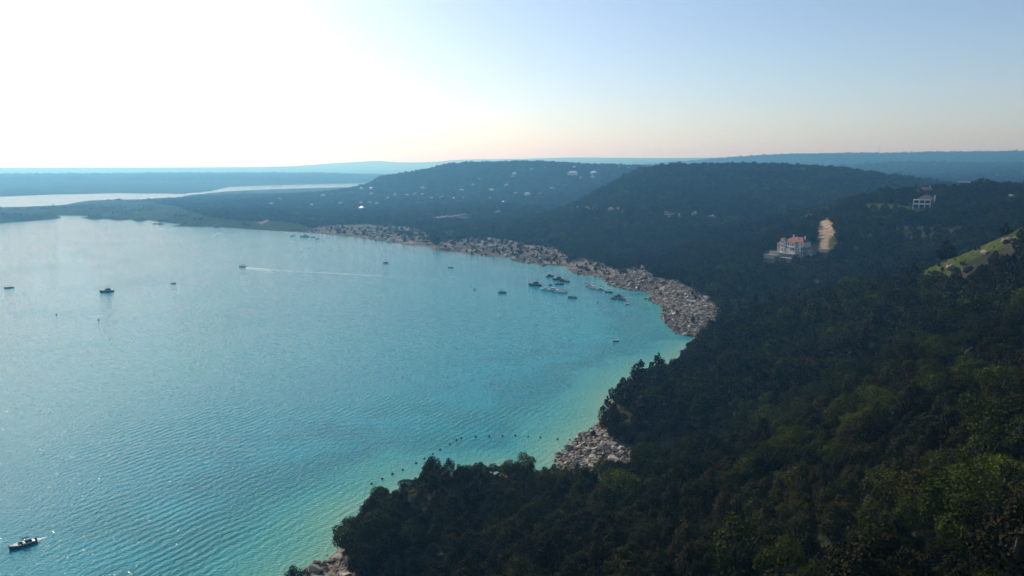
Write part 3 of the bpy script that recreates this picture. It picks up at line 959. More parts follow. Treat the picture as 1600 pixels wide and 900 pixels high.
# ------------------------------------------------------------------ boulders
ROCKS = bpy.data.collections.new('rock_kinds')
ROCK_MESH = []
for i in range(9):
    r = np.random.default_rng(900 + i)
    bm_ = bmesh.new()
    flat = r.uniform(0.45, 0.9)
    for q in range(16):
        v = r.normal(size=3); v /= np.linalg.norm(v); v = np.sign(v) * np.abs(v) ** 0.65
        bm_.verts.new((v[0] * 0.62, v[1] * r.uniform(0.4, 0.6), v[2] * 0.5 * flat))
    bmesh.ops.convex_hull(bm_, input=bm_.verts)
    bmesh.ops.delete(bm_, geom=[v for v in bm_.verts if not v.link_faces], context='VERTS')
    bmesh.ops.recalc_face_normals(bm_, faces=bm_.faces)
    me = bpy.data.meshes.new('boulder'); bm_.to_mesh(me); bm_.free(); me.materials.append(MAT_ROCK)
    ROCK_MESH.append(me)
    o = bpy.data.objects.new('rock_%02d' % i, me); ROCKS.objects.link(o)
rp = []
for (d0, d1, s) in ((110, 335, 1.15), (380, 480, 1.8), (470, 720, 1.15), (720, 1500, 1.9)):
    X, Y = jgrid(d0, d1, s, -0.35, 0.35)
    Z = height(X, Y)
    P = np.stack([X, Y, Z], -1)
    k = patch(P, ROCK) & (Z > -0.6)
    k |= (Z > -0.4) & (Z < 0.7) & (RNG.uniform(0, 1, len(X)) < 0.35) & (np.hypot(X, Y) < 500)
    k &= ~patch(P, SAND, 1.0)
    if d0 >= 720:
        k &= RNG.uniform(0, 1, len(X)) < 0.10 + 0.4 * (vnoise(X / 30, Y / 30, 8) > 0.66)
    X, Y, Z = X[k], Y[k], Z[k]
    n = len(X)
    sz = s * np.exp(np.minimum(RNG.normal(-0.4, 0.65, n), 0.9)) * np.where(RNG.uniform(0, 1, n) < 0.05, 1.9, 1.0)
    S = sz[:, None] * RNG.uniform(0.7, 1.3, (n, 3))
    T = np.stack([RNG.normal(0, 0.3, n), RNG.normal(0, 0.3, n), RNG.uniform(0, 6.28, n)], -1)
    rp.append(np.concatenate([np.stack([X, Y, Z + sz * 0.08, RNG.integers(0, 9, n), sz, np.zeros(n)], -1), S, T], 1))
rp = np.concatenate(rp)
px, py, f = project(rp[:, :3])
vis_r = visible(rp[:, 0], rp[:, 1], rp[:, 2], 1.0) & (px > -20) & (px < 1620) & (py < 920)
rp = rp[vis_r]; px, py, f = px[vis_r], py[vis_r], f[vis_r]
# those that the trees of the nearer spur would hide are not picked out one by one
seen = ((px > 868) & (px < 1000) & (py < 738) & (py > 655)) | (px < 560) & (py > 872) & (py < 897) | (px > 1030) & (py < 530) & (py > 470)
order = np.argsort(-(rp[:, 4] / f) * seen)
pick = order[:300]
for i in pick:
    o = link(bpy.data.objects.new('boulder', ROCK_MESH[int(rp[i, 3])]))
    o.location = rp[i, :3]; o.scale = rp[i, 6:9]; o.rotation_euler = rp[i, 9:12]
    big = 'large' if rp[i, 4] > 1.9 * (1.0 if py[i] > 600 else 1.25) else 'medium' if rp[i, 4] > 1.45 * (1.0 if py[i] > 600 else 1.25) else 'smaller'
    shp = 'flat' if rp[i, 8] < 0.8 * min(rp[i, 6], rp[i, 7]) else 'long' if max(rp[i, 6], rp[i, 7]) > 1.35 * min(rp[i, 6], rp[i, 7]) else 'blocky'
    pos = 'at the waterline' if rp[i, 2] < 1.6 else 'partway up' if rp[i, 2] < 5.5 else 'near the tree line'
    if px[i] < 700:
        tag(o, '%s %s brown boulder %s of the rocky tip below the spur trees' % (big, shp, pos), 'boulder', 'boulders on the bottom rocky tip')
    elif py[i] > 600:
        tag(o, '%s %s brown boulder %s on the bare point beside the buoy line' % (big, shp, pos), 'boulder', 'boulders on the rocky point')
    else:
        tag(o, '%s %s pale boulder %s of the rocky bay behind the moored boats' % (big, shp, pos), 'boulder', 'boulders on the bay slope')
rest = np.ones(len(rp), bool); rest[pick] = False
scatter('rubble', rp[rest], ROCKS, 'brown and grey limestone rubble along the bare shore')

# ------------------------------------------------------------------ buildings
M_WHITE = simple('white_stucco', (0.74, 0.72, 0.68), 0.8, 0.08, 1.0)
M_CREAM = simple('cream_and_shade_stucco', (0.40, 0.35, 0.28), 0.85, 0.12, 0.8)  # cream for houses; on the villa wings it carries shade in the colour
M_STONE = simple('stone_and_shade_wall', (0.17, 0.145, 0.115), 0.9, 0.25, 1.5)  # stone colour; its darkness also stands in for shade low on the villa
M_TILE = simple('terracotta_tiles', (0.24, 0.07, 0.042), 0.8, 0.25, 1.2)
M_TILE_BROWN = simple('brown_tiles', (0.10, 0.05, 0.038), 0.8, 0.25, 1.2)
M_METAL = simple('pale_metal_roof', (0.46, 0.46, 0.44), 0.5, 0.08, 0.5)
M_GREYROOF = simple('grey_shingles', (0.26, 0.24, 0.22), 0.85, 0.2, 1.0)
M_GLASS = simple('window_glass', (0.02, 0.03, 0.04), 0.08, 0.1, 1.0)
M_WOOD = simple('brown_wood', (0.16, 0.09, 0.05), 0.7, 0.25, 2.0)
M_STEEL = simple('galvanised_steel', (0.35, 0.36, 0.37), 0.5, 0.1, 2.0, 0.6)


def face_cam(p):
    """turn about z that points local -y at the camera"""
    return math.atan2(p[0], p[1]) * -1.0


def clear_for(p, rad, ex):
    CLEAR.append((p[0], p[1], rad, ex))


def windows(parent, y, xs, z0, z1, w, mat=None):
    for x in xs:
        a = MB().box(x - w / 2, x + w / 2, y - 0.12, y + 0.1, z0, z1).build('window', M_GLASS, parent)
        fr = MB()
        t = 0.14
        fr.box(x - w / 2 - t, x + w / 2 + t, y - 0.2, y - 0.02, z1, z1 + t); fr.box(x - w / 2 - t, x + w / 2 + t, y - 0.26, y - 0.02, z0 - t, z0)
        fr.box(x - w / 2 - t, x - w / 2, y - 0.2, y - 0.02, z0, z1); fr.box(x + w / 2, x + w / 2 + t, y - 0.2, y - 0.02, z0, z1)
        fr.build('frame', mat or M_WHITE, a)


def arches(x0, x1, n, y, z0, z1, th):
    """an arcade: wall with arched openings, as one mesh"""
    m = MB()
    w = (x1 - x0) / n
    pw = w * 0.16
    for i in range(n):
        a, b = x0 + i * w, x0 + (i + 1) * w
        m.box(a, a + pw, y, y + th, z0, z1); m.box(b - pw, b, y, y + th, z0, z1)
        cx = (a + b) / 2; r_ = w / 2 - pw
        zs = z1 - r_ - 0.4
        k = 6
        for j in range(k):
            t0, t1 = math.pi * j / k, math.pi * (j + 1) / k
            xa, xb = cx + r_ * math.cos(t1), cx + r_ * math.cos(t0)
            zl = zs + r_ * min(math.sin(t0), math.sin(t1))
            m.box(xa, xb, y + 0.01, y + th - 0.01, zl, z1 - 0.005)
    return m


# the villa above the bay
vp = ground_at(1236, 401)
V_SC = 1.0
vd = float(project(np.array(vp))[2])
U = vd / FPX * math.hypot(1, 0.03)            # metres per photo pixel there
villa = empty('villa', (vp.x, vp.y, vp.z - 1.0), face_cam(vp) - 0.62)
tag(villa, 'white villa with red tiled roofs stepping down the hillside beside a bare dirt plot', 'house')
clear_for(vp, 25, 24)


def block(name, x0, x1, y0, y1, z0, z1, mat, wins=None, frame=None):
    o = MB().box(x0, x1, y0, y1, z0, z1).build(name, mat, villa)
    if wins:
        for (zz0, zz1, xs, w) in wins:
            windows(villa, y0, xs, zz0, zz1, w, frame)
    return o


block('wall', -12, 13, 4, 18, 3, 18.5, M_WHITE, [(14.2, 17.2, (-10, -7.2, 1.5, 10.8), 1.5), (10.0, 12.6, (-10, -7, -4), 1.5)])
rf = MB().hip(-12, 13, 4, 18, 18.52, 24.0, 0.9).build('roof', M_TILE, villa)
MB().box(-6.3, -4.9, 10, 11.4, 20, 26.2).build('chimney', M_WHITE, rf)
MB().box(0.4, 1.6, 7.5, 8.7, 20, 24.4).build('chimney', M_WHITE, rf)
MB().box(9, 10.3, 10.6, 11.9, 19.5, 25.4).build('chimney', M_WHITE, rf)
block('tower', -17, -12.02, 2, 8, 3, 20.5, M_WHITE, [(16.2, 19.2, (-15.6, -13.5), 1.1), (11.5, 14.2, (-15.6, -13.5), 1.1), (6.5, 9.5, (-14.5,), 1.6)])
MB().hip(-17, -12.02, 2, 8, 20.52, 22.4, 0.4).build('roof', M_TILE, villa)
block('wall', -24, -17.02, 5, 15, 3, 14.6, M_CREAM, [(10.6, 13.2, (-22.4, -20.4, -18.5), 1.1)])  # darker than the main wall: shade of the villa front put into colour
MB().hip(-24, -17.02, 5, 15, 14.62, 17.6, 0.8).build('roof', M_TILE, villa)
block('wall', -3.5, 4.5, 0.5, 3.98, 4, 17.2, M_WHITE, [(13.4, 16.4, (-1.9, 0.5, 2.9), 1.3), (8.4, 11.4, (-1.9, 0.5, 2.9), 1.3)])
MB().hip(-3.5, 4.5, 0.5, 3.98, 17.22, 19.0, 0.5).build('roof', M_TILE, villa)
MB().box(-4.2, 5.2, -1.6, 0.48, 12.3, 12.7).build('balcony', M_WHITE, villa)
rl = MB()
for i in range(12):
    x = -4.1 + i * 0.84
    rl.box(x - 0.07, x + 0.07, -1.55, -1.45, 12.7, 13.6)
rl.box(-4.2, 5.2, -1.6, -1.4, 13.6, 13.75)
rl.build('railing', M_WHITE, villa)
arches(4.6, 9.4, 2, 1.0, 5.0, 11.6, 0.8).build('arcade', M_WHITE, villa)
block('wall', 4.6, 9.4, 1.82, 3.98, 5, 11.6, M_STONE)  # dark wall colour carries the shade of the lower front
bay = MB()
nb = 14
for i in range(nb):
    a0, a1 = math.pi + math.pi * i / nb, math.pi + math.pi * (i + 1) / nb
    bay.add([(12.2 + 4 * math.cos(a0), 3.98 + 4 * math.sin(a0), 2), (12.2 + 4 * math.cos(a1), 3.98 + 4 * math.sin(a1), 2),
             (12.2 + 4 * math.cos(a1), 3.98 + 4 * math.sin(a1), 14.4), (12.2 + 4 * math.cos(a0), 3.98 + 4 * math.sin(a0), 14.4), (12.2, 3.98, 14.4)],
            [(0, 1, 2, 3), (3, 2, 4)])
bay = bay.build('round_bay', M_CREAM, villa)
for i in range(2, 12, 3):
    a = math.pi + math.pi * (i + 0.5) / nb
    c, s = math.cos(a), math.sin(a)
    for z in (5, 10):
        MB().add([(12.2 + 4.03 * c - 0.5 * -s, 3.98 + 4.03 * s - 0.5 * c, z), (12.2 + 4.03 * c + 0.5 * -s, 3.98 + 4.03 * s + 0.5 * c, z),
                  (12.2 + 4.03 * c + 0.5 * -s, 3.98 + 4.03 * s + 0.5 * c, z + 2.6), (12.2 + 4.03 * c - 0.5 * -s, 3.98 + 4.03 * s - 0.5 * c, z + 2.6)],
                 [(0, 1, 2, 3)]).build('window', M_GLASS, bay)
block('wall', 16.3, 24, 5, 15, 3, 11.2, M_CREAM, [(7.2, 10, (18, 20.3, 22.5), 1.2)])
MB().hip(16.3, 24, 5, 15, 11.22, 14.6, 0.8).build('roof', M_TILE, villa)
block('terrace', -11, 9, -8, 3.9, -3, 4.9, M_STONE)
MB().box(-11.3, 9.3, -8.4, -7.6, 4.92, 5.7).build('parapet', M_WHITE, villa)
block('terrace', -2, 12, -15, -8.5, -5, 0.6, M_STONE)
MB().box(-2.3, 12.3, -15.4, -14.6, 0.62, 1.3).build('parapet', M_WHITE, villa)
block('garden_terrace', -27, -12, -5, 1.9, -3, 5.2, M_CREAM)
block('garden_terrace', -30, -15, -12, -5.1, -5, 1.4, M_CREAM)
MB().box(-27.3, -11.7, -5.4, -4.7, 5.22, 5.8).build('parapet', M_CREAM, villa)
MB().box(-30.3, -14.7, -12.4, -11.6, 1.42, 2.1).build('parapet', M_CREAM, villa)
villa.scale = (U / 0.66 * 0.86,) * 3

# retaining wall at the foot of the bare plot, with loose stone on its far side
p = ground_at(1290, 391)
clear_for(ground_at(1291, 372), 11, 30)
e = empty('retaining_wall', p, face_cam(p))
tag(e, 'low pale retaining wall at the foot of the bare dirt plot', 'wall')
clear_for(p, 9, 22)
for k in range(6):
    MB().box(-5.4 + k * 1.8, -5.4 + k * 1.8 + 1.74, -0.5, 0.4, -2.5, 1.1 + 0.05 * (k % 3)).build('block', M_WHITE, e)

# white framed house higher up
p = ground_at(1440, 326)
wd = float(project(np.array(p))[2]); u2 = wd / FPX
e = empty('framed_house', (p.x, p.y, p.z), face_cam(p), u2 / 0.74)
tag(e, 'house with a white two storey open balcony frame and brown roof on the upper ridge', 'house')
clear_for(p, 15, 26)
MB().box(-9, 12, 5.2, 16, -2, 9.6).build('wall', M_STONE, e)  # wall coloured dark to paint in the shade inside the open balconies
for i, x in enumerate((-8.8, -3.0, 2.8, 8.2)):
    MB().box(x - 0.42, x + 0.42, -0.4, 0.4, -2, 10.0).build('post', M_WHITE, e)
for z in (4.3, 9.2):
    MB().box(-9.3, 8.7, -0.5, 5.18, z, z + 0.85).build('balcony_floor', M_WHITE, e)
MB().box(-9.3, 8.7, -0.55, -0.41, 5.2, 6.0).build('railing', M_WHITE, e)
for x in (-6, 0, 5.6):
    for z in (0.4, 5.6):
        MB().box(x - 1.9, x + 1.9, 5.05, 5.3, z, z + 3.0).build('window', M_GLASS, e)
rf = MB().hip(-4, 12, 3, 16, 10.22, 15.0, 0.7).build('roof', M_TILE_BROWN, e)
MB().box(11.4, 13.0, 4, 5.6, 8, 14.8).build('chimney', M_WHITE, e)
HM = {}


def house(px_, py_, wpx, name, label, wall=M_WHITE, roof=M_METAL, style='hip', ratio=0.55, hpx=None, group=None, turn=0.0, dmin=60, lift=0.0, ex=30, rad=None):
    p = ground_at(px_, py_, dmin)
    d = float(project(np.array(p))[2])
    w = wpx * d / FPX * (0.74 if d > 1100 else 1.0)
    h = (hpx * d / FPX) if hpx else min(7.0, max(3.6, w * 0.3))
    dp = min(w * ratio, 16)
    e = empty(name, (p.x, p.y, p.z + lift), face_cam(p) + turn)
    tag(e, label, 'house', group)
    wl_ = MB().box(-w / 2, w / 2, -dp / 2, dp / 2, -4, h)
    if style == 'wings':
        wl_.box(-w * 0.32, -w * 0.05, -dp / 2 - 4, -dp / 2 - 0.01, -4, h * 0.85)
    wl_.build('wall', wall, e)
    if style == 'flat':
        MB().box(-w / 2 - 0.6, w / 2 + 0.6, -dp / 2 - 0.8, dp / 2 + 0.6, h + 0.01, h + 0.7).build('roof', roof, e)
    else:
        r_ = MB().hip(-w / 2, w / 2, -dp / 2, dp / 2, h + 0.01, h + dp * 0.28 + 0.8, 0.7, gable=(style == 'gable'))
        if style == 'wings':
            r_.hip(-w * 0.32, -w * 0.05, -dp / 2 - 4, -dp / 2 + 2, h * 0.85 + 0.01, h * 0.85 + 2.2, 0.4)
        r_ = r_.build('roof', roof, e)
        if style == 'wings':
            MB().box(w * 0.2, w * 0.2 + 1.2, -0.6, 0.6, h, h + dp * 0.28 + 2.4).build('chimney', wall, r_)
    nw = max(2, int(w / 5))
    for k in range(nw):
        x = -w / 2 + (k + 0.5) * w / nw
        if style == 'wings' and -w * 0.34 < x < -w * 0.03:
            continue
        MB().box(x - 0.9, x + 0.9, -dp / 2 - 0.1, -dp / 2 + 0.2, h * 0.35, h * 0.8).build('window', M_GLASS, e)
    clear_for(p, rad or (w / 2 + 3), ex + dp / 2)
    return e


# houses on the upper ridge
house(1404, 300, 18, 'ridge_house', 'red roofed house on the ridge between the trees, beside the white framed house', M_CREAM, M_TILE, 'wings', 0.6, 3, ex=22)
house(1446, 302, 22, 'ridge_house', 'brown roofed house with tall tan chimney right behind the white framed house', M_CREAM, M_TILE_BROWN, 'wings', 0.6, 5, ex=16)
house(1347, 308, 12, 'ridge_house', 'pinkish stone house at the low end of the upper ridge', M_CREAM, M_TILE_BROWN, 'hip', 0.6, 4, ex=20)
house(1502, 292, 38, 'ridge_house', 'long pale flat roofed building on the skyline of the upper ridge', M_CREAM, M_METAL, 'flat', 0.25, 3.5, ex=6, lift=5.5)
house(1542, 293, 20, 'ridge_house', 'pale flat roofed building on the ridge, between two others on the skyline', M_CREAM, M_METAL, 'flat', 0.4, 3, ex=6, lift=5.5)
house(1568, 293, 18, 'ridge_house', 'white low roofed building on the ridge near the photo edge', M_WHITE, M_METAL, 'hip', 0.4, 3, ex=6, lift=5.0)
house(1594, 294, 10, 'ridge_house', 'small white roofed building on the ridge at the very edge of the photo', M_WHITE, M_METAL, 'hip', 0.6, 3, ex=6, lift=5.0)
house(1582, 310, 9, 'ridge_house', 'grey roofed cabin among trees under the ridge skyline', M_STONE, M_GREYROOF, 'gable', 0.6, 3, ex=24)
# houses on the hills across the bay
G = 'houses scattered on the far hillside'
HOUSES = [(565, 294, 6, 'w', 'small white roofed house at the low end of the far hill'), (580, 294, 7, 'w', 'white roofed house on the shoulder of the far hill above the water'),
          (580, 302, 7, 's', ''), (565, 317, 7, 's', ''), (577, 317, 8, 's', ''), (589, 318, 9, 's', ''), (566, 326, 14, 'w', 'long bright white roofed building low on the far wooded flat'),
          (606, 309, 6, 's', ''), (618, 304, 6, 's', ''), (636, 305, 7, 'w', ''), (649, 303, 7, 's', ''), (661, 294, 10, 's', 'grey roofed house alone high on the far hill'), (661, 304, 8, 'w', ''),
          (675, 310, 7, 'w', ''), (691, 309, 11, 's', ''), (709, 310, 7, 'w', ''), (721, 297, 8, 'w', ''), (739, 288, 7, 's', ''), (748, 301, 9, 's', ''), (727, 309, 10, 'c', ''),
          (744, 318, 12, 's', ''), (667, 326, 9, 'c', ''), (749, 279, 7, 'c', ''), (804, 271, 8, 'w', 'white roofed house high on the far hill, upper of two'), (801, 275, 7, 's', 'pale house high on the far hill, lower of two'),
          (792, 290, 11, 's', ''), (768, 298, 13, 's', ''), (765, 310, 9, 's', ''), (787, 316, 9, 'w', ''), (806, 302, 9, 's', ''), (824, 304, 13, 'w', 'bright white roofed house in the middle of the far hillside'),
          (832, 318, 7, 'c', ''), (844, 303, 6, 's', ''), (862, 295, 10, 's', ''), (884, 290, 8, 's', ''), (897, 261, 6, 'w', ''), (895, 272, 21, 'w', 'long low white building just under the far hilltop'),
          (908, 277, 6, 's', ''), (928, 271, 14, 'b', 'large pale house cluster under the far hilltop beside the long white building'), (926, 277, 10, 's', ''), (830, 264, 8, 's', ''), (852, 262, 7, 'c', ''), (778, 332, 12, 's', ''),
          (904, 326, 10, 'w', 'bright white house at the foot of the round hill'), (918, 326, 8, 'c', ''), (930, 327, 9, 's', ''), (968, 260, 5, 's', ''), (975, 261, 5, 'w', ''), (982, 262, 5, 's', ''), (955, 328, 12, 't', 'red roofed house at the foot of the round hill'),
          (966, 328, 6, 's', ''), (972, 333, 6, 's', ''), (1041, 334, 7, 'c', 'tan house with bright wall on the side of the round hill'), (1049, 337, 12, 'c', ''), (1060, 339, 8, 's', ''), (1085, 335, 9, 's', ''), (1113, 341, 8, 's', ''),
          (424, 319, 7, 'w', 'white roofed house on the wooded flat above the sandy track'), (437, 311, 4, 'w', ''), (487, 320, 4, 'w', ''), (532, 317, 9, 's', ''), (505, 305, 8, 's', ''),
          (1402, 257, 9, 's', 'pale house on the far blue ridge'), (1460, 259, 11, 's', ''), (1557, 275, 8, 'w', 'white roofed house in the blue valley beyond the upper ridge'), (1325, 263, 8, 's', '')]
nh = 0
for (hx, hy, w_, st_, lab) in HOUSES:
    zone_ = 'on the blue hills beyond the ridge' if hx > 1200 else 'on the low wooded flat by the lake' if hx < 600 else 'at the foot of the round hill' if hx > 900 and hy > 315 else 'near the crest of the far hill' if hy < 280 else 'on the middle slope of the far hill'
    tone_ = {'w': 'white', 's': 'grey', 'c': 'tan', 'b': 'pale', 't': 'red roofed'}[st_]
    lab = lab or 'small %s house between trees %s' % (tone_, zone_)
    wall_, roof_, sty_ = {'w': (M_WHITE, M_METAL, 'hip'), 's': (M_CREAM, M_GREYROOF, 'wings'), 'c': (M_CREAM, M_TILE_BROWN, 'gable'),
                          'b': (M_WHITE, M_METAL, 'wings'), 't': (M_CREAM, M_TILE, 'hip')}[st_]
    house(hx, hy + 1.5, w_, 'hillside_house', lab, wall_, roof_, sty_, 0.6, group=G + ' ' + zone_, turn=random.uniform(-1.0, 0.1), dmin=900, ex=26)
    nh += 1
# the long pale complex low on the far hill
p = ground_at(706, 342)
d = math.hypot(p.x, p.y); u2 = d / FPX
e = empty('lakeside_complex', p, face_cam(p) + 0.1)
tag(e, 'long pale apartment complex with stepped wings low on the far hillside', 'building')
clear_for(p, 30 * u2, 60)
for k, (x0, x1, h) in enumerate(((-25, -18, 2.2), (-17.5, -11, 3.0), (-10.5, -5, 3.6), (-4.5, 2, 3.4), (2.5, 8, 4.2), (8.5, 15, 5.2), (15.5, 24, 6.2))):
    x0 *= u2; x1 *= u2; h *= u2
    w1 = MB().box(x0, x1, -5, 5, -6, h).build('wing', M_WHITE if k % 2 else M_CREAM, e)
    MB().hip(x0, x1, -5, 5, h + 0.01, h + 2.6, 0.5).build('roof', M_TILE_BROWN if k > 4 else M_GREYROOF, w1)
    for q in range(3):
        xx = x0 + (q + 0.5) * (x1 - x0) / 3
        MB().box(xx - 0.9, xx + 0.9, -5.1, -4.8, h - 2.6, h - 0.8).build('window', M_GLASS, w1)

# radio mast on the far ridge
p = ground_at(1373, 244.5, 3000)
e = empty('radio_mast', (p.x, p.y, p.z - 2))
tag(e, 'thin radio mast standing on the far blue ridge against the sky', 'mast')
mh = 15.5 * math.hypot(p.x, p.y) / FPX
m = MB()
for k in range(3):
    a = k * 2.094
    m.tube([(1.6 * math.cos(a), 1.6 * math.sin(a), 0), (1.3 * math.cos(a), 1.3 * math.sin(a), mh)], [0.55, 0.5], 5)
m.build('mast_leg', M_STEEL, e)
m = MB()
for k in range(16):
    for j in range(3):
        a, b = j * 2.094 + (k % 2) * 2.094, (j + 1) * 2.094 + (k % 2) * 2.094
        z0, z1 = mh * k / 16, mh * (k + 1) / 16
        m.tube([(1.5 * math.cos(a), 1.5 * math.sin(a), z0), (1.5 * math.cos(b), 1.5 * math.sin(b), z1)], [0.25, 0.25], 4)
m.build('bracing', M_STEEL, e)
MB().tube([(0, 0, mh), (0, 0, mh + 9)], [0.5, 0.2], 5).build('antenna', M_STEEL, e)

# ------------------------------------------------------------------ boats
M_HULL = simple('white_gelcoat', (0.82, 0.83, 0.84), 0.25, 0.05, 1.0)
M_NAVY = simple('dark_gelcoat', (0.025, 0.035, 0.06), 0.25, 0.1, 1.0)
M_CANVAS = simple('dark_canvas', (0.035, 0.05, 0.08), 0.85, 0.15, 2.0)
M_TAN = simple('tan_canvas', (0.42, 0.34, 0.24), 0.85, 0.1, 2.0)
M_DECK = simple('deck', (0.30, 0.27, 0.23), 0.7, 0.15, 2.0)
M_ALU = simple('aluminium', (0.55, 0.56, 0.58), 0.35, 0.08, 1.0, 0.8)
M_SEAT = simple('vinyl_seat', (0.5, 0.46, 0.4), 0.5, 0.1, 2.0)
M_FOAM = simple('foam', (0.8, 0.83, 0.84), 0.9, 0.1, 2.0)
M_SKIN = simple('skin', (0.36, 0.2, 0.14), 0.6, 0.1, 4.0)
M_SHIRT = simple('swimwear', (0.12, 0.03, 0.03), 0.8, 0.2, 4.0)


def hull_mb(L, Wd, H, bow=0.35, dr=0.35):
    """a boat hull along +x with a pointed, raised bow and an open top"""
    m = MB()
    st = 12
    rows = []
    for i in range(st + 1):
        t = i / st
        x = -L / 2 + L * t
        q = max(0.0, (t - (1 - bow - 0.15)) / (bow + 0.15))
        hw = Wd / 2 * (1 - q ** 2.1) * (0.93 + 0.07 * min(1, t * 4))
        top = H * (1 + 0.35 * q ** 1.5)
        keel = -dr * (1 - q ** 3)
        hw = max(hw, 0.02)
        rows.append([(x, -hw, top), (x - 0.02 * L * q, -hw * 0.86, H * 0.15), (x - 0.05 * L * q, 0, keel), (x - 0.02 * L * q, hw * 0.86, H * 0.15), (x, hw, top)])
    vs_ = [v for r_ in rows for v in r_]
    fs_ = []
    for i in range(st):
        for j in range(4):
            a = i * 5 + j
            fs_.append((a, a + 5, a + 6, a + 1))
    fs_.append((0, 1, 2, 3, 4))
    m.add(vs_, fs_)
    return m, rows


def deck_mb(rows, z, i0=0, i1=None, inset=0.93):
    i1 = len(rows) - 1 if i1 is None else i1
    m = MB(); vs_ = []; fs_ = []
    for i in range(i0, i1 + 1):
        r_ = rows[i]
        vs_ += [(r_[0][0], r_[0][1] * inset, z if z is not None else r_[0][2] - 0.02), (r_[4][0], r_[4][1] * inset, z if z is not None else r_[0][2] - 0.02)]
    for k in range(i1 - i0):
        fs_.append((2 * k, 2 * k + 2, 2 * k + 3, 2 * k + 1))
    return m.add(vs_, fs_)


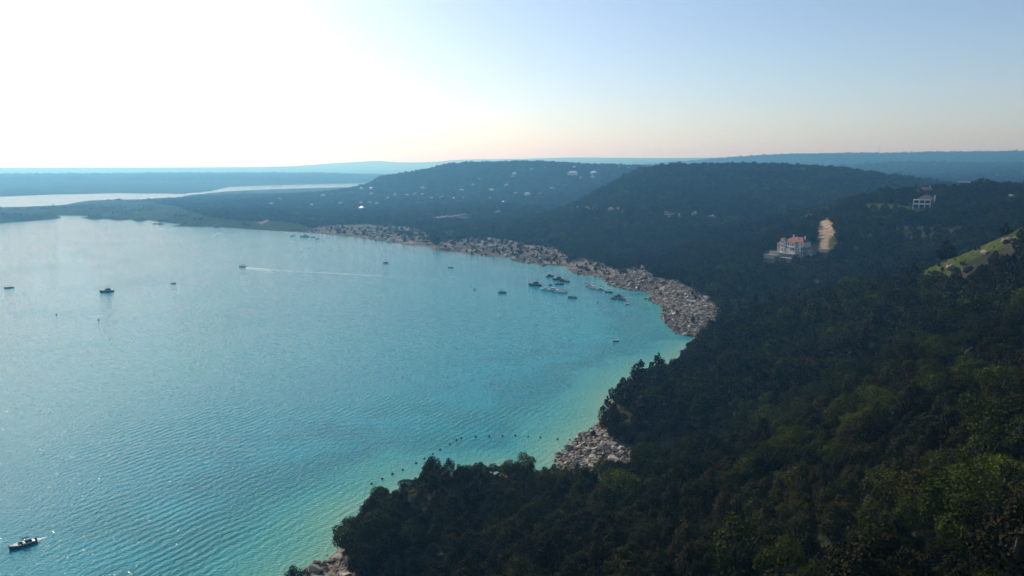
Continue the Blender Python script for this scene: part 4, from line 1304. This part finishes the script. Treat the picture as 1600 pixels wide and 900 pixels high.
def boat(name, kind, loc, L, rz, label, group=None, dark=False, canvas=None):
    e = empty(name, (loc[0], loc[1], 0.0), rz)
    tag(e, label, 'boat', group)
    HUL = M_NAVY if dark else M_HULL
    cv_ = canvas or M_CANVAS
    Wd = L * 0.33
    if kind == 'pontoon':
        for s in (-1, 1):
            y = s * Wd * 0.36
            MB().tube([(-L / 2, y, 0.12), (L * 0.4, y, 0.12), (L / 2, y, 0.3)], [0.36, 0.36, 0.08], 10).build('pontoon', M_ALU, e)
        MB().box(-L / 2 + 0.1, L * 0.46, -Wd / 2, Wd / 2, 0.5, 0.62).build('deck', M_DECK, e)
        f_ = MB()
        for s in (-1, 1):
            f_.box(-L / 2 + 0.4, L * 0.42, s * Wd / 2 - 0.05, s * Wd / 2 + 0.05, 0.66, 1.35)
        f_.box(L * 0.42, L * 0.44, -Wd / 2, Wd / 2, 0.66, 1.35)
        f_.build('fence', HUL, e)
        MB().box(-L * 0.4, -L * 0.1, -Wd * 0.42, -Wd * 0.2, 0.62, 1.15).build('seat', M_SEAT, e)
        MB().box(L * 0.1, L * 0.4, Wd * 0.2, Wd * 0.42, 0.62, 1.15).build('seat', M_SEAT, e)
        MB().box(-L * 0.03, L * 0.05, -Wd * 0.4, -Wd * 0.12, 0.62, 1.5).build('console', HUL, e)
        zc = 2.9
        MB().tube([(-L * 0.36, 0, zc - 0.05), (-L * 0.15, 0, zc + 0.1), (L * 0.12, 0, zc)], [0.05] * 3, 4).build('canopy_pole', M_ALU, e)
        k = MB()
        n_ = 6
        vs_ = []
        for i in range(n_ + 1):
            for j in range(n_ + 1):
                a, b = i / n_, j / n_
                vs_.append((-L * 0.38 + L * 0.52 * a, -Wd / 2 + Wd * b, zc + 0.16 - 0.35 * (2 * b - 1) ** 2 - 0.12 * (2 * a - 1) ** 2))
        k.add(vs_, [(i * 7 + j, (i + 1) * 7 + j, (i + 1) * 7 + j + 1, i * 7 + j + 1) for i in range(n_) for j in range(n_)])
        c_ = k.build('canopy', cv_, e)
        for sx in (-0.36, 0.12):
            for s in (-1, 1):
                MB().tube([(L * (sx * 0.7 - 0.04), s * Wd * 0.47, 0.62), (L * sx, s * Wd * 0.48, zc - 0.2)], [0.04, 0.04], 5).build('canopy_post', M_ALU, e)
        MB().box(-L / 2 - 0.35, -L / 2 + 0.1, -0.25, 0.25, -0.2, 1.1).build('outboard_motor', M_NAVY, e)
        return e
    H = L * 0.13 if kind != 'cruiser' else L * 0.14
    m, rows = hull_mb(L, Wd, H)
    h_ = m.build('hull', HUL, e)
    for p_ in h_.data.polygons:
        p_.use_smooth = True
    st_m = MB()
    for s in (0, 4):
        for i in range(len(rows) - 1):
            a, b = rows[i][s], rows[i + 1][s]
            k = 1.01
            st_m.add([(a[0], a[1] * k, a[2] - H * 0.32), (b[0], b[1] * k, b[2] - H * 0.32), (b[0], b[1] * k, b[2] - H * 0.12), (a[0], a[1] * k, a[2] - H * 0.12)], [(0, 1, 2, 3)])
    st_m.build('hull_stripe', M_NAVY if not dark else M_ALU, e)
    if kind == 'speed':
        deck_mb(rows, H * 0.35, 0, 8).build('cockpit_floor', M_DECK, e)
        deck_mb(rows, None, 7, 12).build('foredeck', HUL, e)
        MB().add([(L * 0.14, -Wd * 0.42, H), (L * 0.2, 0, H), (L * 0.14, Wd * 0.42, H), (L * 0.06, -Wd * 0.38, H + L * 0.09), (L * 0.11, 0, H + L * 0.1), (L * 0.06, Wd * 0.38, H + L * 0.09)],
                 [(0, 1, 4, 3), (1, 2, 5, 4)]).build('windshield', M_GLASS, e)
        MB().box(-L * 0.42, -L * 0.33, -Wd * 0.36, Wd * 0.36, H * 0.36, H * 1.0).build('seat', M_SEAT, e)
        MB().box(-L * 0.08, L * 0.0, Wd * 0.08, Wd * 0.36, H * 0.36, H * 1.15).build('seat', M_SEAT, e)
        MB().box(-L * 0.08, L * 0.0, -Wd * 0.36, -Wd * 0.08, H * 0.36, H * 1.15).build('seat', M_SEAT, e)
        t = MB()
        for s in (-1, 1):
            t.tube([(-L * 0.02, s * Wd * 0.46, H), (-L * 0.06, s * Wd * 0.40, H + L * 0.2), (-L * 0.06, 0, H + L * 0.22)], [0.05, 0.05, 0.05], 5)
        t.build('tower', M_ALU, e)
        MB().add([(-L * 0.22, -Wd * 0.36, H + L * 0.2), (L * 0.04, -Wd * 0.36, H + L * 0.2), (L * 0.04, Wd * 0.36, H + L * 0.2), (-L * 0.22, Wd * 0.36, H + L * 0.2), (-L * 0.09, 0, H + L * 0.235)],
                 [(0, 1, 4), (1, 2, 4), (2, 3, 4), (3, 0, 4)]).build('sunshade', cv_, e)
        MB().box(-L / 2 - 0.3, -L / 2 + 0.02, -Wd * 0.35, Wd * 0.35, 0.05, 0.16).build('swim_platform', M_DECK, e)
    else:
        deck_mb(rows, None, 0, 12).build('deck', HUL, e)
        c_ = MB()
        c_.add([(-L * 0.28, -Wd * 0.38, H), (L * 0.2, -Wd * 0.34, H * 1.05), (L * 0.2, Wd * 0.34, H * 1.05), (-L * 0.28, Wd * 0.38, H),
                (-L * 0.26, -Wd * 0.34, H + L * 0.13), (L * 0.08, -Wd * 0.30, H + L * 0.13), (L * 0.08, Wd * 0.30, H + L * 0.13), (-L * 0.26, Wd * 0.34, H + L * 0.13)],
               [(0, 1, 5, 4), (1, 2, 6, 5), (2, 3, 7, 6), (3, 0, 4, 7), (4, 5, 6, 7)])
        c_.build('cabin', HUL, e)
        for s in (-1, 1):
            g_ = MB().add([(-L * 0.22, s * Wd * 0.372, H + L * 0.045), (L * 0.12, s * Wd * 0.335, H + L * 0.05), (L * 0.07, s * Wd * 0.318, H + L * 0.10), (-L * 0.21, s * Wd * 0.358, H + L * 0.10)],
                          [(0, 1, 2, 3)])
            g_.build('cabin_window', M_GLASS, e)
        MB().add([(L * 0.185, -Wd * 0.3, H * 1.05 + L * 0.02), (L * 0.185, Wd * 0.3, H * 1.05 + L * 0.02), (L * 0.098, Wd * 0.28, H + L * 0.118), (L * 0.098, -Wd * 0.28, H + L * 0.118)],
                 [(0, 1, 2, 3)]).build('windshield', M_GLASS, e)
        MB().box(-L * 0.22, L * 0.02, -Wd * 0.3, Wd * 0.3, H + L * 0.133, H + L * 0.165).build('flybridge', HUL, e)
        p_ = MB()
        for sx in (-0.2, 0.0):
            for s in (-1, 1):
                p_.tube([(L * sx, s * Wd * 0.27, H + L * 0.16), (L * sx, s * Wd * 0.27, H + L * 0.27)], [0.05, 0.05], 5)
        p_.build('canopy_post', M_ALU, e)
        MB().box(-L * 0.24, L * 0.04, -Wd * 0.32, Wd * 0.32, H + L * 0.27, H + L * 0.285).build('canopy', cv_, e)
        MB().tube([(L * 0.46, 0, H * 1.6), (L * 0.3, -Wd * 0.3, H * 1.5), (0.05 * L, -Wd * 0.44, H * 1.35)], [0.04] * 3, 4).build('bow_rail', M_ALU, e)
        MB().tube([(L * 0.46, 0, H * 1.6), (L * 0.3, Wd * 0.3, H * 1.5), (0.05 * L, Wd * 0.44, H * 1.35)], [0.04] * 3, 4).build('bow_rail', M_ALU, e)
    return e


def put_boat(px_, py_, lpx, kind, heading, label, group=None, **kw):
    p = on_water(px_, py_)
    L = lpx * float(project(np.array(p))[2]) / FPX
    az = math.atan2(p.x, p.y)
    return boat({'pontoon': 'pontoon_boat', 'speed': 'speedboat', 'cruiser': 'cabin_cruiser'}[kind], kind, p, L, R(heading) - az, label, group, **kw)


put_boat(36, 853, 38, 'speed', 188, 'dark speedboat crossing the sun glitter in the bottom corner of the lake', dark=True)
put_boat(167, 456, 20, 'cruiser', 184, 'cabin cruiser on the open lake, largest of the lone boats', dark=True)
put_boat(14, 450, 13, 'speed', 180, 'low dark boat on the open lake at the photo edge', dark=True)
put_boat(271, 443, 8, 'speed', 5, 'tiny speedboat on the lake between the cruiser and the boat trailing a wake', dark=True)
put_boat(379, 417, 11, 'pontoon', 172, 'boat heading away at the end of the long wake line')
put_boat(603, 411.5, 8, 'pontoon', 10, 'small boat on the lake just beyond the long wake line', dark=True)
put_boat(704, 418.5, 9, 'speed', 185, 'small boat on the lake between the wake line and the rocky shore', dark=True)
put_boat(741, 453, 9, 'speed', 110, 'small white boat at the near end of the wake line')
put_boat(785, 458, 13, 'pontoon', 15, 'boat with canopy between the white boat and the moored boats', dark=True)
put_boat(962, 533, 12, 'speed', 25, 'lone white boat in the near bay apart from the moored boats')
RG = 'boats moored in the rocky bay'
put_boat(859, 432, 13, 'cruiser', 12, 'dark cruiser moored farthest out, behind the other boats in the bay', RG, dark=True, canvas=M_TAN)
put_boat(872, 437.5, 18, 'cruiser', 175, 'dark double deck cruiser moored in the back row of the bay', RG, dark=True)
put_boat(882, 440.5, 16, 'pontoon', 178, 'dark pontoon boat tied beside the double deck cruiser in the back row', RG, dark=True)
put_boat(874, 444.5, 15, 'speed', 8, 'dark speedboat in the middle of the left mooring group', RG, dark=True)
put_boat(860, 445.5, 9, 'speed', 60, 'very small dark boat between the back row and the white raft of boats', RG, dark=True)
put_boat(836, 446, 21, 'cruiser', 178, 'dark cruiser moored at the lake end of the mooring group', RG, dark=True)
put_boat(851, 453.5, 17, 'cruiser', 150, 'white cruiser at the lake end of the raft of three', RG)
put_boat(863, 455, 20, 'cruiser', 160, 'white cruiser in the middle of the raft of three', RG)
put_boat(876, 457.5, 20, 'pontoon', 172, 'white pontoon boat at the shore end of the raft of three', RG)
put_boat(894, 466, 14, 'pontoon', 170, 'dark boat with canopy alone in front of the raft of three', RG, dark=True)
put_boat(916, 443, 13, 'cruiser', 140, 'white cruiser farthest out in the row tied near the rocks', RG)
put_boat(920, 447.5, 14, 'cruiser', 150, 'white cruiser second in the row tied near the rocks', RG)
put_boat(926, 451, 14, 'pontoon', 155, 'white pontoon boat third in the row tied near the rocks', RG, canvas=M_TAN)
put_boat(937, 453, 13, 'cruiser', 160, 'white cruiser fourth in the row tied near the rocks', RG)
put_boat(951, 457, 13, 'speed', 165, 'grey speedboat at the shore end of the row near the rocks', RG, dark=True)
put_boat(959, 467.5, 11, 'pontoon', 40, 'dark boat at the lake end of the small cluster beside the orange mat', RG, dark=True)
put_boat(966, 464, 14, 'cruiser', 165, 'dark cruiser in the middle of the small cluster beside the orange mat', RG, dark=True)
put_boat(971, 469, 12, 'pontoon', 175, 'dark pontoon boat in front of the small cluster beside the orange mat', RG, dark=True)
put_boat(933.5, 473, 7, 'speed', 95, 'small dark boat seen end on in front of the moored rows', RG, dark=True)
put_boat(979.5, 476, 9, 'speed', 35, 'small grey boat nearest the camera beside the rocks', RG)
FG = 'boats along the far low shore'
put_boat(243, 350, 8, 'pontoon', 0, 'first of two dark boats side by side off the far low point', FG, dark=True)
put_boat(251, 350.5, 8, 'cruiser', 5, 'second of two dark boats side by side off the far low point', FG, dark=True)
put_boat(339, 355, 10, 'cruiser', 175, 'dark boat at the far low shore past the narrow spit', FG, dark=True)
put_boat(457, 369, 8, 'speed', 10, 'low boat at the start of the far rocky shore, beside the houseboat', FG, dark=True)
put_boat(476, 370, 15, 'cruiser', 178, 'white houseboat like cruiser anchored off the far rocky shore', FG)
put_boat(489, 371, 7, 'speed', 0, 'small dark boat just shoreward of the anchored houseboat', FG, dark=True)
put_boat(496, 373.5, 7, 'speed', 175, 'small dark boat last in the line off the far rocky shore', FG, dark=True)

# floating swim mat of orange and teal beside the moored cluster
p = on_water(981, 465)
e = empty('floating_mat', p, R(20))
tag(e, 'orange and teal floating swim mat tied behind the moored cluster', 'mat')
for k in range(4):
    MB().box(-5 + k * 2.5, -5 + k * 2.5 + 2.42, -1.2, 1.2, -0.05, 0.16).build('mat_section', simple('mat_orange', (0.5, 0.2, 0.06), 0.6) if k < 2 else simple('mat_teal', (0.04, 0.4, 0.33), 0.6), e)

# buoys of the swimming area
prof = [(0.0, -0.45), (0.30, -0.40), (0.46, -0.15), (0.50, 0.10), (0.42, 0.38), (0.2, 0.6), (0.0, 0.64)]
vs_ = []; fs_ = []
for (rr, zz) in prof:
    for j in range(12):
        a = 2 * math.pi * j / 12
        vs_.append((rr * math.cos(a), rr * math.sin(a), zz))
for i in range(len(prof) - 1):
    for j in range(12):
        fs_.append((i * 12 + j, i * 12 + (j + 1) % 12, (i + 1) * 12 + (j + 1) % 12, (i + 1) * 12 + j))
M_BUOY = simple('buoy_plastic', (0.06, 0.045, 0.04), 0.45, 0.2, 3.0)
M_BUOYB = simple('buoy_band', (0.4, 0.16, 0.05), 0.5, 0.1, 3.0)
buoy_me = MB().add(vs_, fs_).mesh('float', M_BUOY)
band = MB()
for j in range(12):
    a, b = 2 * math.pi * j / 12, 2 * math.pi * (j + 1) / 12
    band.add([(0.515 * math.cos(a), 0.515 * math.sin(a), 0.0), (0.515 * math.cos(b), 0.515 * math.sin(b), 0.0), (0.5 * math.cos(b), 0.5 * math.sin(b), 0.18), (0.5 * math.cos(a), 0.5 * math.sin(a), 0.18)], [(0, 1, 2, 3)])
band_me = band.mesh('band', M_BUOYB)
ring_me = MB().tube([(0, 0, 0.6), (0, 0, 0.95)], [0.05, 0.05], 6).mesh('ring_post', M_STEEL)
BUOYS = [(590.7, 765), (580.5, 756), (597, 748.5), (613, 741), (629, 734.5), (650, 724), (663, 717), (676, 710), (687.5, 703), (703, 694), (713, 688), (720.5, 684.5),
         (743, 682.5), (764, 682), (785, 681.5), (805, 681), (825, 682.5), (844, 684), (871, 686.5), (890, 687.5)]
for k, (bx, by) in enumerate(BUOYS):
    p = on_water(bx, by)
    e = empty('buoy', (p.x, p.y, 0), random.uniform(0, 6), random.uniform(0.75, 1.0))
    where = 'first buoy of the line, beside the trees of the spur' if k == 0 else 'last buoy of the line, beside the rocky point' if k == len(BUOYS) - 1 else \
        'dark round buoy in the straight slanting run of the swim line' if k < 11 else 'dark round buoy at the bend of the swim line' if k == 11 else 'dark round buoy in the level run of the swim line towards the rocky point'
    tag(e, where, 'buoy', 'buoys of the swim line')
    link(bpy.data.objects.new('float', buoy_me), e); link(bpy.data.objects.new('band', band_me), e); link(bpy.data.objects.new('ring_post', ring_me), e)
for (bx, by, lab) in ((88, 492, 'tall marker buoy alone on the open lake below the cruiser'), (154, 500, 'small marker buoy on the open lake, the one nearer the middle')):
    p = on_water(bx, by)
    e = empty('buoy', (p.x, p.y, 0), 0, 1.3)
    tag(e, lab, 'buoy')
    link(bpy.data.objects.new('float', buoy_me), e); link(bpy.data.objects.new('ring_post', ring_me), e)


def water_ridge(name, pts, width, hgt, mat, label, foam=False):
    """a low wave crest lying on the lake along a line of picture points"""
    P = [on_water(*q) for q in pts]
    D_ = []
    for a, b in zip(P[:-1], P[1:]):
        n_ = max(2, int((b - a).length / 3))
        D_ += [a.lerp(b, i / n_) for i in range(n_)]
    D_.append(P[-1])
    m = MB(); vs_ = []; fs_ = []
    prof = [(-1, 0.0), (-0.5, 0.45), (0, 1.0), (0.4, 0.5), (1, 0.0)]
    for i, p_ in enumerate(D_):
        t = (D_[min(i + 1, len(D_) - 1)] - D_[max(i - 1, 0)]).normalized()
        nn = Vector((-t.y, t.x, 0))
        f = i / (len(D_) - 1)
        wv_ = width(f) * random.uniform(0.85, 1.15); hv = hgt(f) * random.uniform(0.7, 1.2)
        for (o_, z_) in prof:
            q = p_ + nn * o_ * wv_ / 2
            vs_.append((q.x, q.y, 0.006 + z_ * hv))
    k = len(prof)
    for i in range(len(D_) - 1):
        for j in range(k - 1):
            fs_.append((i * k + j, (i + 1) * k + j, (i + 1) * k + j + 1, i * k + j + 1))
    o = m.add(vs_, fs_).build(name, mat)
    for p_ in o.data.polygons:
        p_.use_smooth = True
    tag(o, label, kind='stuff')
    return o


water_ridge('wake', [(386, 418.5), (450, 423), (520, 426.5), (580, 430), (620, 432), (660, 436), (700, 438.5), (722, 441)], lambda f: 2.6 + 1.0 * f, lambda f: 0.05, MAT_WATER, 'long wake ridge trailing from the boat across the lake')
water_ridge('wake', [(392, 421), (440, 427), (500, 433), (560, 441), (620, 447)], lambda f: 5 + 3 * f, lambda f: 0.03, MAT_WATER, 'fainter second wake ridge spreading towards the camera')
water_ridge('foam', [(384, 418), (398, 419), (425, 421)], lambda f: 2.6 * (1 - f) + 0.3, lambda f: 0.16, M_FOAM, 'white foam behind the boat at the head of the wake')
water_ridge('foam', [(44, 850), (56, 844), (74, 839)], lambda f: 2.4 * (1 - f) + 0.4, lambda f: 0.12, M_FOAM, 'white foam behind the dark speedboat in the bottom corner')

# pale rocks on the grassy ridge clearing
for (bx, by, s, lab) in ((1486, 421, 4.2, 'tan rock at the lower edge of the grassy ridge clearing, nearest its pointed end'), (1481, 415, 2.6, 'small tan rock just above another on the grassy ridge clearing'),
                         (1511, 424, 4.6, 'rounded tan rock below the middle of the grassy ridge clearing'), (1538, 398, 3.6, 'tan rock midway along the lower edge of the grassy ridge'),
                         (1571, 380, 3.8, 'pale rock at the upper end of the grassy ridge, first of three'), (1578, 378, 4.2, 'pale rock at the upper end of the grassy ridge, middle of three'),
                         (1584, 382, 3.2, 'pale rock at the upper end of the grassy ridge, last of three')):
    p = ground_at(bx, by)
    o = link(bpy.data.objects.new('boulder', ROCK_MESH[int(bx) % 9]))
    o.location = p + Vector((0, 0, s * 0.25)); o.scale = (s, s * 0.8, s * 0.9); o.rotation_euler = (0.2, 0.1, bx)
    tag(o, lab, 'boulder', 'rocks on the grassy ridge')
    clear_for(p, s * 0.8, 22)

for k, (bx, by, s) in enumerate(((1303, 352, 2.4), (1305, 357, 2.0), (1300, 348, 1.8), (1304, 362, 2.2), (1279, 348, 1.6), (1296, 343, 1.7))):
    p = ground_at(bx, by)
    o = link(bpy.data.objects.new('boulder', ROCK_MESH[(k * 2) % 9]))
    o.location = p + Vector((0, 0, s * 0.2)); o.scale = (s, s, s); o.rotation_euler = (0.3 * k, 0.2, bx)
    tag(o, 'pale rock lying on the edge of the bare dirt plot beside the villa', 'boulder', 'rocks around the dirt plot')


# ------------------------------------------------------------------ the wood
TP = tree_points(CLEAR)
px, py, f = project(TP[:, :3])
cand = np.nonzero((TP[:, 6] == 0) & (px > 0) & (px < 1600) & (py > 0) & (py < 905) & (TP[:, 3] < 8))[0]
cand = cand[np.argsort(-(TP[cand, 4] / f[cand]))][:300]
single = np.zeros(len(TP), bool); single[cand] = True
SPECIAL = [(1512, 885, 7, 1.25, 'bright green leafy oak at the bottom edge near the corner of the photo'),
           (1452, 618, 6, 1.5, 'bright green rounded oak on the slope above the small grassy clearing'),
           (1562, 625, 5, 1.4, 'green leafy oak beside the small grassy clearing, close to the photo edge'),
           (1345, 520, 6, 1.3, 'yellow green oak standing out of the dark second slope'),
           (1455, 470, 5, 1.4, 'green oak below the long grassy ridge clearing'),
           (712, 792, 6, 1.0, 'light green oak on the tip of the wooded spur above the water'),
           (1225, 712, 7, 1.2, 'light green oak on the middle of the dark foreground slope')]


def place_tree(kind_i, loc, s, rz, label, group, cat='tree'):
    kind, cm, tr = TREES[kind_i]
    e = empty('juniper_tree' if kind == 'juniper' else 'oak_tree', loc, rz, s)
    link(bpy.data.objects.new('trunk', tr), e)
    link(bpy.data.objects.new('crown', cm), e)
    tag(e, label, cat, group)
    return e


for i in cand:
    q = TP[i]
    kind = TREES[int(q[3])][0]
    d = math.hypot(q[0], q[1])
    if px[i] < 900:
        w_ = 'on the wooded spur running down to the water'; g = 'on the spur'
    elif px[i] < 1080:
        w_ = 'on the bottom slope just right of the spur'; g = 'on the slope beside the spur'
    elif px[i] < 1250:
        w_ = 'on the bottom slope right of centre'; g = 'on the bottom middle slope'
    elif px[i] < 1430:
        w_ = 'on the slope well right of centre'; g = 'on the bottom right slope'
    else:
        w_ = 'in the bottom right corner'; g = 'in the bottom corner'
    row = 'along the bottom edge' if py[i] > 850 else 'above the bottom edge' if py[i] > 760 else 'higher up'
    big = 'tall' if q[4] > 1.15 else 'low' if q[4] < 0.8 else 'middling'
    nm = '%s olive juniper ' % big if kind == 'juniper' else '%s greener oak ' % big
    place_tree(int(q[3]), q[:3], q[4], q[5], (nm + w_ + ', ' + row), ('juniper trees ' if kind == 'juniper' else 'oak trees ') + g)
for (sx, sy, ki, s, lab) in SPECIAL:
    p = ground_at(sx, sy + 14)
    place_tree(ki, p, s, random.uniform(0, 6), lab, None)
W_ = TP[~single]
n = len(W_)
S = W_[:, 4:5] * RNG.uniform(0.85, 1.15, (n, 3))
T = np.stack([RNG.normal(0, 0.05, n), RNG.normal(0, 0.05, n), W_[:, 5]], -1)
print('trees in the wood', n, 'rocks', len(rp))
scatter('forest', np.concatenate([W_[:, :6], S, T], 1), PROTO, 'dense dark juniper and oak wood covering the hills')


# ------------------------------------------------------------------ the hazy air
hm = bpy.data.materials.new('haze'); hm.use_nodes = True
hn = hm.node_tree.nodes
for q in list(hn):
    if q.type == 'BSDF_PRINCIPLED':
        hn.remove(q)
pvn = hn.new('ShaderNodeVolumePrincipled')
pvn.inputs['Color'].default_value = (0.20, 0.58, 1.0, 1)
pvn.inputs['Density'].default_value = 2.1e-4
pvn.inputs['Absorption Color'].default_value = (1, 1, 1, 1)   # the air scatters, blue more than red, and absorbs nothing
pvn.inputs['Anisotropy'].default_value = 0.48
hm.node_tree.links.new(pvn.outputs[0], hn['Material Output'].inputs['Volume'])
haze = MB().box(-36000, 36000, -300, 36000, -40, 290).build('haze', hm)
tag(haze, 'pale blue summer haze over the lake', kind='stuff')
